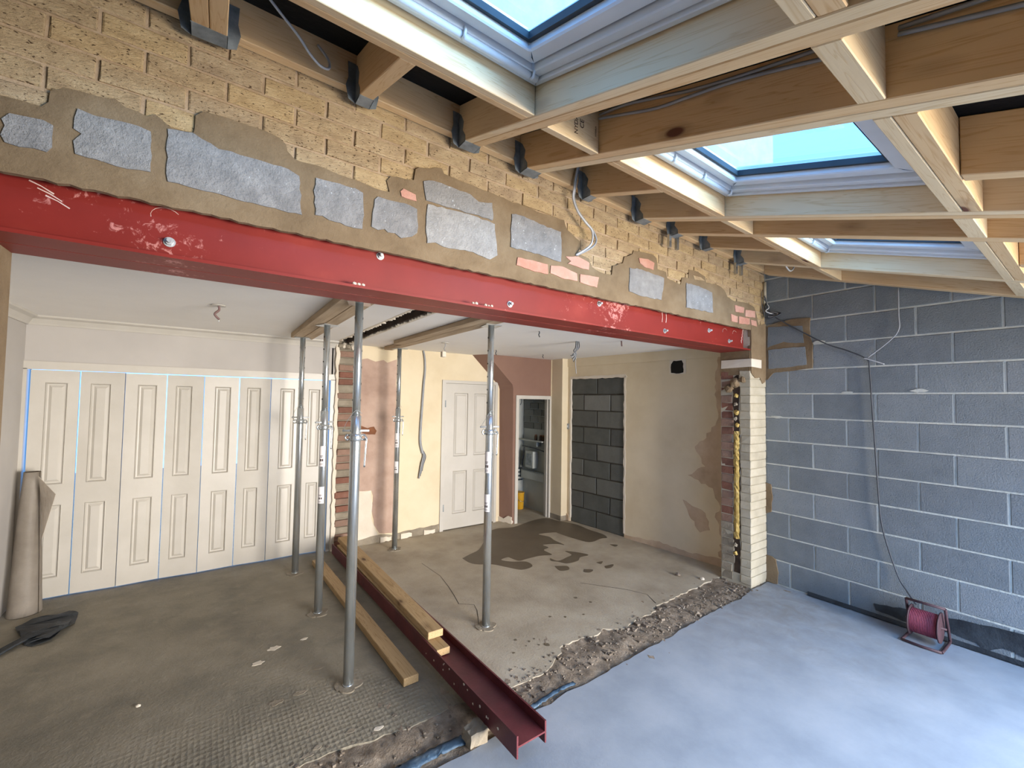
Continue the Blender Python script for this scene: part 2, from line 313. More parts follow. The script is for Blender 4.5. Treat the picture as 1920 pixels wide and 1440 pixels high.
TR = {
    'PATCH': [(-5.037,2.638),(-4.977,2.64),(-4.945,2.638),(-4.929,2.66),(-4.926,2.7),(-4.886,2.725),(-4.851,2.729),(-4.808,2.729),(-4.768,2.74),(-4.742,2.721),(-4.68,2.711),(-4.658,2.728),(-4.612,2.695),(-4.545,2.702),(-4.542,2.718),(-4.541,2.771),(-4.517,2.797),(-4.467,2.8),(-4.401,2.8),(-4.37,2.799),(-4.315,2.8),(-4.258,2.789),(-4.231,2.769),(-4.226,2.743),(-4.197,2.718),(-4.176,2.714),(-4.105,2.72),(-4.015,2.708),(-3.928,2.706),(-3.848,2.694),(-3.783,2.698),(-3.798,2.749),(-3.778,2.776),(-3.661,2.794),(-3.654,2.851),(-3.634,2.868),(-3.511,2.903),(-3.498,2.879),(-3.439,2.875),(-3.301,2.867),(-3.157,2.858),(-2.983,2.851),(-2.808,2.846),(-2.659,2.847),(-2.631,2.792),(-2.522,2.744),(-2.512,2.7),(-2.55,2.657),(-2.439,2.648),(-2.408,2.597),(-2.311,2.575),(-2.216,2.578),(-2.206,2.643),(-2.102,2.683),(-2.086,2.732),(-2.0,2.769),(-1.988,2.799),(-1.868,2.809),(-1.781,2.815),(-1.723,2.795),(-1.71,2.715),(-1.604,2.71),(-1.59,2.667),(-1.416,2.646),(-1.395,2.706),(-1.307,2.717),(-1.3,2.789),(-1.17,2.795),(-1.067,2.773),(-1.051,2.726),(-0.869,2.734),(-0.765,2.708),(-0.712,2.654),(-0.594,2.633),(-0.354,2.648),(-0.233,2.629),(-0.182,2.553),(-0.152,2.474)],
    'B1': [(-5.011,2.586),(-4.977,2.589),(-4.937,2.593),(-4.914,2.584),(-4.914,2.512),(-4.926,2.491),(-5.017,2.49),(-5.027,2.511),(-5.019,2.543),(-5.027,2.562)],
    'B2': [(-4.859,2.664),(-4.817,2.656),(-4.743,2.663),(-4.704,2.664),(-4.668,2.656),(-4.664,2.509),(-4.759,2.5),(-4.859,2.508),(-4.865,2.55),(-4.846,2.581),(-4.866,2.592)],
    'B3': [(-4.621,2.685),(-4.545,2.698),(-4.464,2.664),(-4.424,2.669),(-4.305,2.666),(-4.22,2.664),(-4.178,2.647),(-4.162,2.483),(-4.293,2.482),(-4.475,2.489),(-4.614,2.489),(-4.623,2.608)],
    'B4': [(-4.112,2.661),(-4.044,2.663),(-3.955,2.662),(-3.946,2.665),(-3.909,2.653),(-3.905,2.583),(-3.907,2.484),(-3.981,2.481),(-4.004,2.488),(-4.054,2.489),(-4.079,2.5),(-4.109,2.497),(-4.119,2.601)],
    'B5': [(-3.854,2.638),(-3.839,2.656),(-3.813,2.655),(-3.734,2.657),(-3.682,2.658),(-3.643,2.649),(-3.641,2.601),(-3.635,2.564),(-3.64,2.528),(-3.664,2.506),(-3.722,2.484),(-3.752,2.501),(-3.788,2.497),(-3.804,2.509),(-3.835,2.497),(-3.865,2.505),(-3.862,2.575)],
    'B6': [(-3.612,2.801),(-3.56,2.82),(-3.484,2.818),(-3.405,2.813),(-3.343,2.813),(-3.289,2.787),(-3.202,2.805),(-3.193,2.716),(-3.2,2.705),(-3.321,2.71),(-3.457,2.708),(-3.595,2.709)],
    'B7': [(-3.586,2.69),(-3.456,2.697),(-3.321,2.701),(-3.182,2.688),(-3.174,2.62),(-3.161,2.516),(-3.21,2.482),(-3.316,2.501),(-3.398,2.496),(-3.495,2.492),(-3.54,2.504),(-3.584,2.491),(-3.592,2.591)],
    'B8': [(-3.066,2.777),(-2.982,2.787),(-2.857,2.77),(-2.742,2.765),(-2.689,2.764),(-2.683,2.663),(-2.686,2.574),(-2.812,2.582),(-2.923,2.585),(-3.051,2.583),(-3.07,2.585),(-3.069,2.711)],
    'B9': [(-2.034,2.662),(-1.904,2.674),(-1.748,2.663),(-1.637,2.658),(-1.65,2.561),(-1.67,2.484),(-1.872,2.478),(-2.038,2.491)],
    'B10': [(-1.344,2.671),(-1.17,2.674),(-0.97,2.652),(-0.954,2.479),(-1.194,2.474),(-1.344,2.471)],
    'R1': [(-3.73,2.714),(-3.715,2.732),(-3.687,2.726),(-3.653,2.72),(-3.647,2.689),(-3.7,2.688),(-3.724,2.691)],
    'R2': [(-3.02,2.533),(-2.914,2.538),(-2.794,2.536),(-2.789,2.477),(-2.892,2.474),(-3.027,2.487)],
    'R3': [(-2.768,2.534),(-2.672,2.546),(-2.548,2.525),(-2.542,2.477),(-2.671,2.472),(-2.772,2.487)],
    'R4': [(-2.646,2.616),(-2.54,2.638),(-2.438,2.616),(-2.443,2.569),(-2.52,2.568),(-2.627,2.575),(-2.6,2.595)],
    'R5': [(-2.519,2.526),(-2.347,2.536),(-2.366,2.464),(-2.519,2.474)],
    'R6': [(-1.934,2.752),(-1.831,2.765),(-1.755,2.751),(-1.767,2.696),(-1.873,2.7),(-1.922,2.718)],
    'Y1': [(-1.247,2.75),(-1.131,2.753),(-1.076,2.735),(-1.224,2.718)],
    'R7': [(-0.594,2.596),(-0.428,2.595),(-0.441,2.543),(-0.583,2.537)],
    'R8': [(-0.404,2.579),(-0.228,2.59),(-0.223,2.526),(-0.411,2.516)],
    'R9': [(-0.663,2.508),(-0.548,2.498),(-0.549,2.443),(-0.653,2.443)],
    'R10': [(-0.525,2.501),(-0.331,2.507),(-0.331,2.45),(-0.525,2.434)],
    'R11': [(-0.306,2.497),(-0.204,2.497),(-0.191,2.446),(-0.294,2.448)],
    'WET1': [(-2.179,2.097),(-2.061,2.155),(-1.908,2.224),(-1.755,2.378),(-1.626,2.529),(-1.572,2.66),(-1.296,2.797),(-1.049,2.738),(-0.662,2.85),(-0.4,2.851),(-0.338,2.649),(-0.244,2.384),(-0.265,2.107),(-0.257,1.877),(-0.318,1.746),(-0.411,1.763),(-0.632,1.744),(-0.699,1.985),(-0.721,2.212),(-0.735,2.265),(-0.958,2.317),(-0.912,2.161),(-0.946,2.02),(-0.954,1.834),(-1.014,1.909),(-1.169,1.969),(-1.175,1.864),(-1.276,1.822),(-1.291,1.664),(-1.392,1.696),(-1.467,1.712),(-1.613,1.711),(-1.708,1.711),(-1.735,1.82),(-1.753,1.862),(-1.853,1.834),(-1.786,1.731),(-1.659,1.65),(-1.679,1.517),(-1.827,1.501),(-1.916,1.641),(-1.999,1.78),(-2.123,1.859),(-2.176,1.951)],
    'WET2': [(-1.378,1.592),(-1.356,1.486),(-1.204,1.512),(-1.107,1.547),(-1.089,1.669),(-0.983,1.534),(-0.957,1.435),(-1.081,1.434),(-1.179,1.372),(-1.327,1.378),(-1.373,1.466),(-1.42,1.527)],
    'WET3': [(-1.485,1.393),(-1.377,1.323),(-1.425,1.244),(-1.517,1.275)],
    'WET4': [(-1.288,1.169),(-1.219,1.111),(-1.292,1.077),(-1.336,1.119)],
    'WET5': [(-1.049,1.113),(-0.933,1.096),(-1.014,1.048),(-1.078,1.062)],
    'WET6': [(-1.047,1.228),(-0.962,1.219),(-1.035,1.176)],
    'WET7': [(-0.482,1.554),(-0.413,1.491),(-0.489,1.465)],
    'SLAB': [(-3.539,-0.166),(-3.411,-0.169),(-3.3,-0.166),(-3.103,-0.144),(-2.921,-0.125),(-2.829,-0.137),(-2.683,-0.109),(-2.521,-0.122),(-2.23,-0.104),(-1.962,-0.091),(-1.681,-0.09),(-1.473,-0.067),(-1.221,-0.058),(-0.745,-0.046),(-0.599,-0.062),(-0.347,-0.015),(-0.162,-0.023)],
    'KED': [(-2.93,0.102),(-2.768,0.103),(-2.65,0.109),(-2.539,0.17),(-2.446,0.204),(-2.414,0.259),(-2.248,0.256),(-2.079,0.228),(-1.981,0.267),(-1.835,0.171),(-1.716,0.202),(-1.407,0.219),(-1.393,0.264),(-0.999,0.279)],
    'GED': [(-3.876,0.195),(-3.627,0.149),(-3.436,0.14),(-3.276,0.162),(-3.23,0.082)],
    'SACK': [(-5.546,2.596),(-5.483,2.689),(-5.289,2.706),(-5.226,2.635),(-5.216,2.468),(-5.256,2.321),(-5.288,2.221),(-5.372,2.208),(-5.419,2.255)],
}

# ================================================================== STRUCTURE
# ---- floors
slab = TR['SLAB']
poly = [(-5.2, -0.17), (-4.6, -0.18), (-4.0, -0.165)]+slab+[(0.02, -0.01), (0.12, -0.01), (0.12, -4.6), (-5.2, -4.6)]
poly = rough_line(poly[:-4], 0.008, 0.05)+poly[-4:]
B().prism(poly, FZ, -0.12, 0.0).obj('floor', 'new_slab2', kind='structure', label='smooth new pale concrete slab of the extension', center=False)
kp = rough_line([(-3.20, 0.12)]+TR['KED']+[(-0.6, 0.3), (-0.29, 0.3)], 0.012, 0.04)+[(0.2, 0.3), (0.2, 3.2), (-0.2, 4.2), (-1.2, 4.2), (-1.2, 3.2), (-3.20, 3.2)]
kfl = B().prism(kp, FZ, -0.1, 0.0).obj('floor', 'kitchen_floor', kind='structure', label='dusty beige concrete kitchen floor with a wet stain', center=False)
for i in range(1, 8):
    B().prism([(q.x, q.y) for q in smooth_path([(*t, 0) for t in TR['WET%d' % i]+TR['WET%d' % i][:1]], 5)[:-1]], FZ, 0.0004, 0.0016).obj('wet_stain', 'wet_concrete', kfl)
def crack(pts, wd, p):
    b = B(); pts = [Vector((x, y, 0.0012)) for x, y in pts]
    L = []
    for i, q in enumerate(pts):
        t = (pts[min(i+1, len(pts)-1)]-pts[max(i-1, 0)]).normalized(); n = Vector((-t.y, t.x, 0))*wd*random.uniform(0.5, 1); L.append((q+n, q-n))
    for a, c in zip(L, L[1:]): b.quad(a[0], a[1], c[1], c[0])
    b.obj('floor_crack', 'black_hole', p)
crack([(-2.60, 2.20), (-2.58, 1.8), (-2.62, 1.55), (-2.66, 1.36), (-2.70, 1.20), (-2.60, 1.12), (-2.63, 1.02), (-2.68, 0.92), (-2.73, 0.83)], 0.003, kfl)
crack([(-1.55, 0.95), (-1.30, 0.62), (-1.22, 0.45), (-1.30, 0.30)], 0.003, kfl)
for px, py, r in ((-2.62, 0.50, 0.012), (-2.60, 0.40, 0.006), (-2.55, 0.43, 0.01), (-2.50, 0.44, 0.009), (-2.52, 0.36, 0.008), (-2.47, 0.33, 0.022), (-2.72, 0.38, 0.011), (-2.1, 0.55, 0.012), (-1.95, 0.5, 0.01), (-2.2, 0.62, 0.012), (-1.8, 0.75, 0.016), (-1.75, 0.62, 0.014)):
    B().prism([(px+r*math.cos(a)*random.uniform(0.7, 1.2), py+r*math.sin(a)*random.uniform(0.7, 1.2)) for a in [k*math.pi/5 for k in range(10)]], FZ, 0.0004, 0.0016).obj('floor_spot', 'wet_concrete', kfl)
gp = [(-5.9, 0.2), (-5.1, 0.21), (-4.4, 0.2)]+TR['GED'][:-1]
gp = rough_line(gp, 0.012, 0.05)+[(-3.21, 0.13), (-3.21, 3.5), (-5.9, 3.5)]
gfl = B().prism(gp, FZ, -0.1, 0.0).obj('floor', 'garage_floor2', kind='structure', label='brown dusty old garage floor with an embossed patch', center=False)
for i in range(16):
    px, py, r = random.uniform(-4.15, -3.36), random.uniform(0.22, 1.5), random.uniform(0.008, 0.026)
    if abs(px+3.46) < 0.09: continue
    B().prism([(px+r*1.6*math.cos(a)*random.uniform(0.6, 1.2), py+r*math.sin(a)*random.uniform(0.6, 1.2)) for a in [k*math.pi/6 for k in range(12)]], FZ, 0.0003, 0.0022).obj('mortar_splat', 'bare_plaster' if i % 3 == 0 else 'grey_mortar', gfl)
# rubble trench between the old floors and the new slab
b = B(); nx, ny = 260, 18; V = []
for i in range(nx+1):
    row = []
    for j in range(ny+1):
        x = -5.2+5.3*i/nx; y = -0.24+0.66*j/ny
        z = -0.004+0.012*noise.noise(Vector((x*9, y*9, 0)))+0.012*noise.noise(Vector((x*31, y*31, 3)))
        row.append(b.bm.verts.new((x, y, min(z, 0.03) if 0.0 < y < 0.2 else z-0.004)))
    V.append(row)
for i in range(nx):
    for j in range(ny): b.bm.faces.new((V[i][j], V[i+1][j], V[i+1][j+1], V[i][j+1])).smooth = True
rb = b.obj('floor', 'rubble', kind='structure', label='rough earth and mortar trench along the slab edge', center=False)
b = B()
for i in range(520):
    x = random.uniform(-3.1, -0.25) if i < 430 else random.uniform(-4.9, -3.3); y = random.gauss(0.08, 0.09); 
    if y < -0.06 or y > 0.30: continue
    r = random.uniform(0.003, 0.009)*(2.0 if random.random() < 0.06 else 1)
    P = [(x+sx*r*random.uniform(0.6, 1.3), y+sy*r*random.uniform(0.6, 1.3), -0.002+sz*r*random.uniform(0.5, 0.9)) for sx, sy, sz in ((-1, -1, -1), (1, -1, -1), (1, 1, -1), (-1, 1, -1), (-1, -1, 1), (1, -1, 1), (1, 1, 1), (-1, 1, 1))]
    b.hexa(P)
b.obj('loose_rubble', 'rubble_stone', rb, kind='stuff', center=False)
B().box(-12, 8, -14, 12, -0.4, -0.14).obj('floor', 'rubble', kind='structure', label='ground under and around the house', center=False)

# ---- brick wall over the steel beam
def course_z(k, x): return 2.467+(k-0.28)*(0.0868-0.0023*(x+5.0))
wm = B().box(-6.2, 0.2, 0.007, 0.30, 2.467, 3.36).obj('wall_middle', 'buff_mortar', kind='structure', label='buff brick house wall above the red steel beam', center=False)
B().box(-6.2, 0.2, 0.0, 0.30, 3.36, 6.2).obj('wall_upper', 'house_brick', kind='structure', label='upper storey brick wall of the house outside, above the lean-to roof', center=False)
def brick_mesh(l, h, d=0.05, ch=0.004):
    b = B(); b.box(-l/2, l/2, -0.001, d, -h/2, h/2)
    fr = [e for e in b.bm.edges if all(v.co.y < 0 for v in e.verts)]
    bmesh.ops.bevel(b.bm, geom=fr, offset=ch, segments=1, affect='EDGES')
    for v in b.bm.verts:
        if v.co.y < 0.01: v.co += Vector((random.uniform(-.0022, .0022), random.uniform(-.0015, .0015), random.uniform(-.0022, .0022)))
    return b.mesh('brick')
BM = [brick_mesh(1.0, 1.0, 0.03, 0.006) for _ in range(1)]
def make_brick_set(n):
    L = []
    for _ in range(n):
        m = brick_mesh(0.24, 0.075); L.append(m)
    return L
BR = make_brick_set(6)
for m in BR: m.materials.append(MT['buff_brick'])
patch = TR['PATCH']+[(-0.25, 2.40), (-5.05, 2.40)]
for k in range(0, 9):
    x = -5.30+(0.125 if k % 2 else 0.0)-0.02
    while x < 0.0:
        L = 0.25-0.0055*(x+5.0)
        zc0, zc1 = course_z(k, x+L/2), course_z(k+1, x+L/2)
        x1 = min(x+L, 0.0); cx = (x+x1)/2; hz = zc1-zc0
        if x1-x > 0.05:
            zc = (zc0+zc1)/2
            corners = [(cx+dx*(x1-x)*0.46, zc+dz*hz*0.42) for dx in (-1, 0, 1) for dz in (-1, 1)]
            if zc0 > 2.44 and not all(inside(c, patch) for c in corners) and zc0 < 3.18-0.0255*(x+5):
                o = bpy.data.objects.new('brick', random.choice(BR)); C.objects.link(o)
                o.location = (cx, random.uniform(-0.003, 0.003), zc); o.scale = ((x1-x-0.011)/0.24, 1, (hz-0.0105)/0.075)
                o.rotation_euler = (0, 0.0023*(k-0.28)+random.uniform(-.004, .004), 0); par(o, wm)
        x += L
B().prism(rough_poly(patch, 0.004, 0.03), FY, -0.010, 0.012).obj('mortar_patch', 'wet_mortar', wm, label='brown wet mortar patching above the beam', center=False)
for n in ['B%d' % i for i in range(1, 11)]:
    B().prism(rough_poly(TR[n], 0.004, 0.025), FY, -0.016, 0.01).obj('block', 'patch_block', wm)
for n in ['R%d' % i for i in range(1, 12)]:
    B().prism(rough_poly(TR[n], 0.002, 0.025), FY, -0.016, 0.01).obj('red_brick', 'pale_red_brick', wm)
B().prism(TR['Y1'], FY, -0.014, 0.01).obj('buff_brick_sliver', 'buff_brick', wm)
# ---- left jamb of the opening
wj = B().box(-6.2, -5.07, 0.02, 0.30, -0.1, 2.467).obj('wall_left_jamb', 'wet_mortar', kind='structure', label='broken brick jamb at the left end of the beam', center=False)
for k in range(29):
    z = 0.02+k*0.0765; l = 0.10 if k % 2 else 0.205
    o = bpy.data.objects.new('brick', BR[k % 6].copy()); o.data.materials.clear(); o.data.materials.append(MT['red_brick' if k % 3 else 'pale_red_brick']); C.objects.link(o)
    o.location = (-5.058-l/2+random.uniform(-.008, .004), 0.0, z+0.037); o.scale = (l/0.24, 1, 0.066/0.075); par(o, wj)
# ---- right pier under the beam end: painted outer leaf, foam-filled cavity, red inner leaf
pier = B().box(-0.294, 0.0, 0.004, 0.285, -0.1, 2.467).obj('wall_right_pier', 'white_paintedbrick', kind='structure', label='brick pier under the right end of the beam', center=False)
def leaf_brick(x0, x1, y0, y1, z0, z1, m, j=0.003):
    b = B().box(x0, x1, y0, y1, z0, z1)
    for v in b.bm.verts: v.co += Vector((random.uniform(-j, j), random.uniform(-j, j), random.uniform(-j, j)))
    b.bevel(0.004); b.obj('brick', m, pier)
for k in range(26):
    z0 = 0.02+k*0.077; z1 = z0+0.072
    leaf_brick(-0.302, -0.002, -0.004, 0.095+random.uniform(-.012, .006), z0, z1, 'white_paintedbrick', 0.0025)
    leaf_brick(-0.300+random.uniform(-.006, .006), -0.08, 0.165+random.uniform(-.012, .012), 0.280, z0, z1, 'red_brick' if k > 6 else 'grey_mortar', 0.004)
b = B(); V = []
for i in range(41):
    row = []
    for j in range(5):
        z = 0.42+1.02*i/40; y = 0.098+0.064*j/4
        row.append(b.bm.verts.new((-0.292-0.016*math.sin(math.pi*j/4)-0.012*noise.noise(Vector((y*70, z*40, 1))), y+0.006*noise.noise(Vector((z*30, j, 5))), z)))
    V.append(row)
for i in range(40):
    for j in range(4): b.bm.faces.new((V[i][j], V[i+1][j], V[i+1][j+1], V[i][j+1]))
b.obj('cavity_foam', 'foam', pier, label='yellow expanding foam filling the wall cavity')
B().prism(rough_poly([(0.098, 0.1), (0.16, 0.1), (0.155, 1.0), (0.165, 1.95), (0.105, 2.0), (0.095, 1.0)], 0.008, 0.05), FX, -0.2965, -0.28).obj('cavity', 'dark_wood', pier, center=False)
for z, r in ((1.50, 0.022), (1.56, 0.018), (1.62, 0.024), (1.70, 0.016), (1.78, 0.02), (0.36, 0.018), (0.28, 0.02)):
    b = B(); bmesh.ops.create_icosphere(b.bm, subdivisions=2, radius=r, matrix=Matrix.Translation((-0.297, 0.13+random.uniform(-.015, .015), z)))
    for v in b.bm.verts: v.co += Vector((random.uniform(-.004, .004), random.uniform(-.006, .006), random.uniform(-.006, .006)))
    b.obj('foam_lump', 'foam' if r > 0.019 else 'grey_mortar', pier)
# padstone mortar, packing strip
B().prism(rough_poly([(-0.295, 2.45), (-0.2, 2.46), (0.0, 2.49), (0.0, 2.0), (-0.03, 1.92), (-0.08, 1.9), (-0.13, 1.96), (-0.22, 1.95), (-0.295, 2.0)], 0.004, 0.04), FY, -0.012, 0.02).obj('bearing_mortar', 'wet_mortar', pier)
B().box(-0.300, -0.27, 0.0, 0.285, 1.98, 2.21).obj('bearing_mortar', 'wet_mortar', pier)
b = B().box(-0.315, -0.12, -0.022, 0.27, 2.055, 2.12)
for v in b.bm.verts: v.co += Vector((random.uniform(-.004, .004), 0, random.uniform(-.01, .01)))
b.obj('packing_strip', 'bare_plaster', pier, label='white smear of plaster packing under the beam end')
for (y, z, r) in ((0.14, 1.90, 0.05), (0.2, 1.85, 0.045), (0.07, 1.93, 0.035)):
    b = B(); bmesh.ops.create_icosphere(b.bm, subdivisions=2, radius=r, matrix=Matrix.Translation((-0.29, y, z)))
    for v in b.bm.verts: v.co += Vector((random.uniform(-.006, .006), random.uniform(-.01, .01), random.uniform(-.01, .01)))
    b.obj('mortar_lump', 'wet_mortar', pier)

# ---- blockwork side wall on the right
wr = B().prism([(0.3, -0.1), (-3.35, -0.1), (-3.35, 2.0), (0.3, 3.2)], FX, 0.004, 0.11).obj('wall_right', 'pale_mortar', kind='structure', label='grey concrete blockwork side wall with pale joints', center=False)
def clip_top(P, f):   # keep v <= f(u)
    out = []
    for i in range(len(P)):
        a, c = P[i], P[(i+1) % len(P)]; da, dc = f(a[0])-a[1], f(c[0])-c[1]
        if da >= 0: out.append(a)
        if (da >= 0) != (dc >= 0): t = da/(da-dc); out.append((a[0]+t*(c[0]-a[0]), a[1]+t*(c[1]-a[1])))
    return out
rp_out = [(-0.004,2.47),(-0.102,2.488),(-0.219,2.502),(-0.309,2.504),(-0.396,2.496),(-0.39,2.331),(-0.414,2.255),(-0.408,2.038),(-0.305,2.028),(-0.169,2.015),(-0.074,2.004),(-0.025,1.943),(0.0,1.944)]
for k in range(0, 15):
    z0 = 0.0046+0.225*k; off = -0.2092 if k % 2 == 0 else -0.2092+0.026-0.225
    edges = [0.0]+[off-0.45*m for m in range(-1, 9) if off-0.45*m < -0.03]
    for a, c in zip(edges, edges[1:]):
        if c < -3.3: break
        j = random.uniform(0.004, 0.007)
        P = [(a-j, z0+0.006), (c+j, z0+0.006), (c+j, z0+0.218), (a-j, z0+0.218)]
        P = clip_top(P, lambda u: 2.975+0.327*u+0.17)
        if len(P) < 3 or max(p[1] for p in P)-min(p[1] for p in P) < 0.02: continue
        if all(inside(((P[0][0]+P[1][0])/2+dx*0.1*0, z0+0.11+dz*0.09), rp_out) for dx in (0,) for dz in (-1, 1)): continue
        dx = random.uniform(-.0025, .001)
        bb = B().prism(P, FX, dx, 0.03)
        fr = [e for e in bb.bm.edges if all(abs(v.co.x-dx) < 1e-5 for v in e.verts)]
        bmesh.ops.bevel(bb.bm, geom=fr, offset=0.004, segments=1, affect='EDGES')
        bb.obj('block', 'grey_block', wr)
B().prism(rough_poly(rp_out, 0.004, 0.03), FX, -0.010, 0.02).obj('mortar_patch', 'wet_mortar', wr, label='brown wet mortar round two patched blocks', center=False)
for P in ([(-0.035,2.455),(-0.174,2.447),(-0.332,2.431),(-0.343,2.272),(-0.242,2.282),(-0.173,2.299),(-0.088,2.277),(-0.029,2.256)], [(-0.034,2.23),(-0.172,2.238),(-0.352,2.237),(-0.363,2.069),(-0.262,2.06),(-0.148,2.051),(-0.038,2.047)]):
    B().prism(rough_poly(P, 0.003, 0.03), FX, -0.014, 0.02).obj('block', 'grey_block', wr)
for P in ([(-0.001,0.942),(-0.049,0.934),(-0.063,0.825),(-0.048,0.67),(-0.001,0.647)], [(-0.001,0.252),(-0.054,0.252),(-0.087,0.227),(-0.11,0.11),(-0.1,0.008),(-0.001,0.002)]):
    B().prism(rough_poly(P, 0.004, 0.03), FX, -0.012, 0.02).obj('mortar_smear', 'wet_mortar', wr, center=False)
# smears of pale mortar squeezed on the joints
for (y, z, r) in ((-0.46, 2.264, 0.06), (-0.66, 1.815, 0.04), (-1.12, 1.825, 0.05), (-0.10, 1.585, 0.05)):
    P = [(y+r*1.0*math.cos(t)*random.uniform(0.7, 1.2), z+r*0.28*math.sin(t)*random.uniform(0.6, 1.3)) for t in [i*math.pi/6 for i in range(12)]]
    B().prism(P, FX, -0.005, 0.01).obj('mortar_smear', 'pale_mortar', wr, center=False)
# ---- rear wall with the garden opening and the left wall of the extension (behind the camera)
B().box(-5.2, -3.2, -3.35, -3.2, -0.1, 2.3).box(-0.3, 0.1, -3.35, -3.2, -0.1, 2.3).box(-3.2, -0.3, -3.35, -3.2, 2.1, 2.3).obj('wall_rear', 'grey_block', kind='structure', label='garden wall of the extension with a wide opening', center=False)
B().prism([(0.3, -0.1), (-3.35, -0.1), (-3.35, 2.2), (0.3, 3.4)], FX, -5.3, -5.2).obj('wall_left', 'grey_block', kind='structure', label='left side wall of the extension', center=False)

# ---- garage room: back wall over and beside the doors, left wall, ceiling, coving
gw = B().box(-5.95, -5.70, 3.10, 3.30, -0.1, 2.45).box(-5.70, -3.33, 3.10, 3.30, 1.955, 2.45).box(-3.345, -3.275, 3.10, 3.30, -0.1, 2.45).obj('wall_back_left', 'garage_paint', kind='structure', label='pale grey painted wall around the folding doors', center=False)
B().box(-5.95, -5.70, 0.3, 3.2, -0.1, 2.45).obj('wall_garage_left', 'garage_paint', kind='structure', label='pale grey painted left wall of the garage room', center=False)
B().box(-6.0, -3.30, 0.2, 3.2, 2.335, 2.42).obj('ceiling', 'ceiling_paint', kind='structure', label='white plaster ceiling of the garage room', center=False)
prof = [(0, 0), (0, -0.075), (0.012, -0.075), (0.02, -0.06), (0.045, -0.028), (0.075, -0.014), (0.08, 0)]
b = B(); b.prism(prof, lambda u, v, d: (d, 3.10-u, 2.335+v), -5.70, -3.29); b.prism(prof, lambda u, v, d: (-5.70+u, d, 2.335+v), 0.3, 3.10)
b.obj('trim_1', 'white_gloss', kind='structure', label='white plaster coving along the garage ceiling', center=False)
B().box(-5.745, -3.30, 3.085, 3.12, 1.895, 1.962).obj('trim_2', 'white_gloss', kind='structure', label='white frame head over the folding doors', center=False)
B().box(-5.745, -5.678, 3.085, 3.15, 0.0, 1.9).obj('trim_3', 'white_gloss', kind='structure', label='white frame post left of the folding doors', center=False)
B().box(-3.352, -3.285, 3.085, 3.15, 0.0, 1.9).obj('trim_4', 'white_gloss', kind='structure', label='white frame post right of the folding doors', center=False)
def panel_leaf(name, P00, P10, z0, z1, cols, rows, thick, m, label, wall=True, handle=False):
    """a moulded door leaf from P00 to P10 (xy); cols/rows are the panel spans; each panel is its own piece"""
    P00, P10 = Vector((*P00, 0)), Vector((*P10, 0)); ex = (P10-P00); W = ex.length; ex.normalize(); nrm = Vector((-ex.y, ex.x, 0))  # nrm points away from the camera
    f = lambda u, z, d: tuple(P00+ex*u+nrm*d+Vector((0, 0, z)))
    us = [0]+[c for cc in cols for c in cc]+[W]; zs = [z0]+[r for rr in rows for r in rr]+[z1]
    b = B()
    for i in range(len(us)-1):
        for j in range(len(zs)-1):
            if i % 2 == 1 and j % 2 == 1: continue
            b.quad(f(us[i], zs[j], 0), f(us[i+1], zs[j], 0), f(us[i+1], zs[j+1], 0), f(us[i], zs[j+1], 0))
    b.quad(f(0, z0, thick), f(W, z0, thick), f(W, z1, thick), f(0, z1, thick))
    b.quad(f(0, z0, 0), f(0, z1, 0), f(0, z1, thick), f(0, z0, thick)); b.quad(f(W, z0, 0), f(W, z1, 0), f(W, z1, thick), f(W, z0, thick))
    b.quad(f(0, z1, 0), f(W, z1, 0), f(W, z1, thick), f(0, z1, thick)); b.quad(f(0, z0, 0), f(W, z0, 0), f(W, z0, thick), f(0, z0, thick))
    bmesh.ops.remove_doubles(b.bm, verts=list(b.bm.verts), dist=1e-4)
    d = b.obj(name, m, kind='structure', label=label)
    for (a, c) in cols:
        for (r0, r1) in rows:
            pb = B(); loops = [(0, 0), (0.005, -0.006), (0.012, 0.013), (0.021, 0.014), (0.040, 0.001)]
            R = [[pb.bm.verts.new(f(u, z, dd)) for u, z in ((a+i, r0+i), (c-i, r0+i), (c-i, r1-i), (a+i, r1-i))] for i, dd in loops]
            for p, q in zip(R, R[1:]):
                for t in range(4): pb.bm.faces.new((p[t], p[(t+1) % 4], q[(t+1) % 4], q[t]))
            pb.bm.faces.new(R[-1]); pb.obj('panel', m, d)
    return d
lx = [-5.668, -5.373, -5.081, -4.789, -4.504, -4.214, -3.934, -3.637, -3.364]
pos = ['beside the leaning roll', 'second from the leaning roll', 'third from the leaning roll', 'fourth from the leaning roll', 'fifth from the leaning roll', 'third from the broken brick strip', 'second from the broken brick strip', 'next to the broken brick strip']
for i in range(8):
    g = 0.0035 if i not in (0,) else 0.006
    yl, yr = (3.112, 3.128) if i % 2 == 0 else (3.128, 3.112)
    x0, x1 = lx[i]+g, lx[i+1]-g*0.6; W = x1-x0; m0 = 0.075
    top = 1.889 if i > 1 else 1.893
    panel_leaf('door_%d' % (i+1), (x0, yl), (x1, yr), 0.012, top, [(m0+0.01, W-m0+0.01)] if i % 2 == 0 else [(m0-0.01, W-m0-0.01)], [(0.17, 0.77), (0.94, 1.79)], 0.034, 'white_gloss', 'white moulded folding door leaf, '+pos[i])

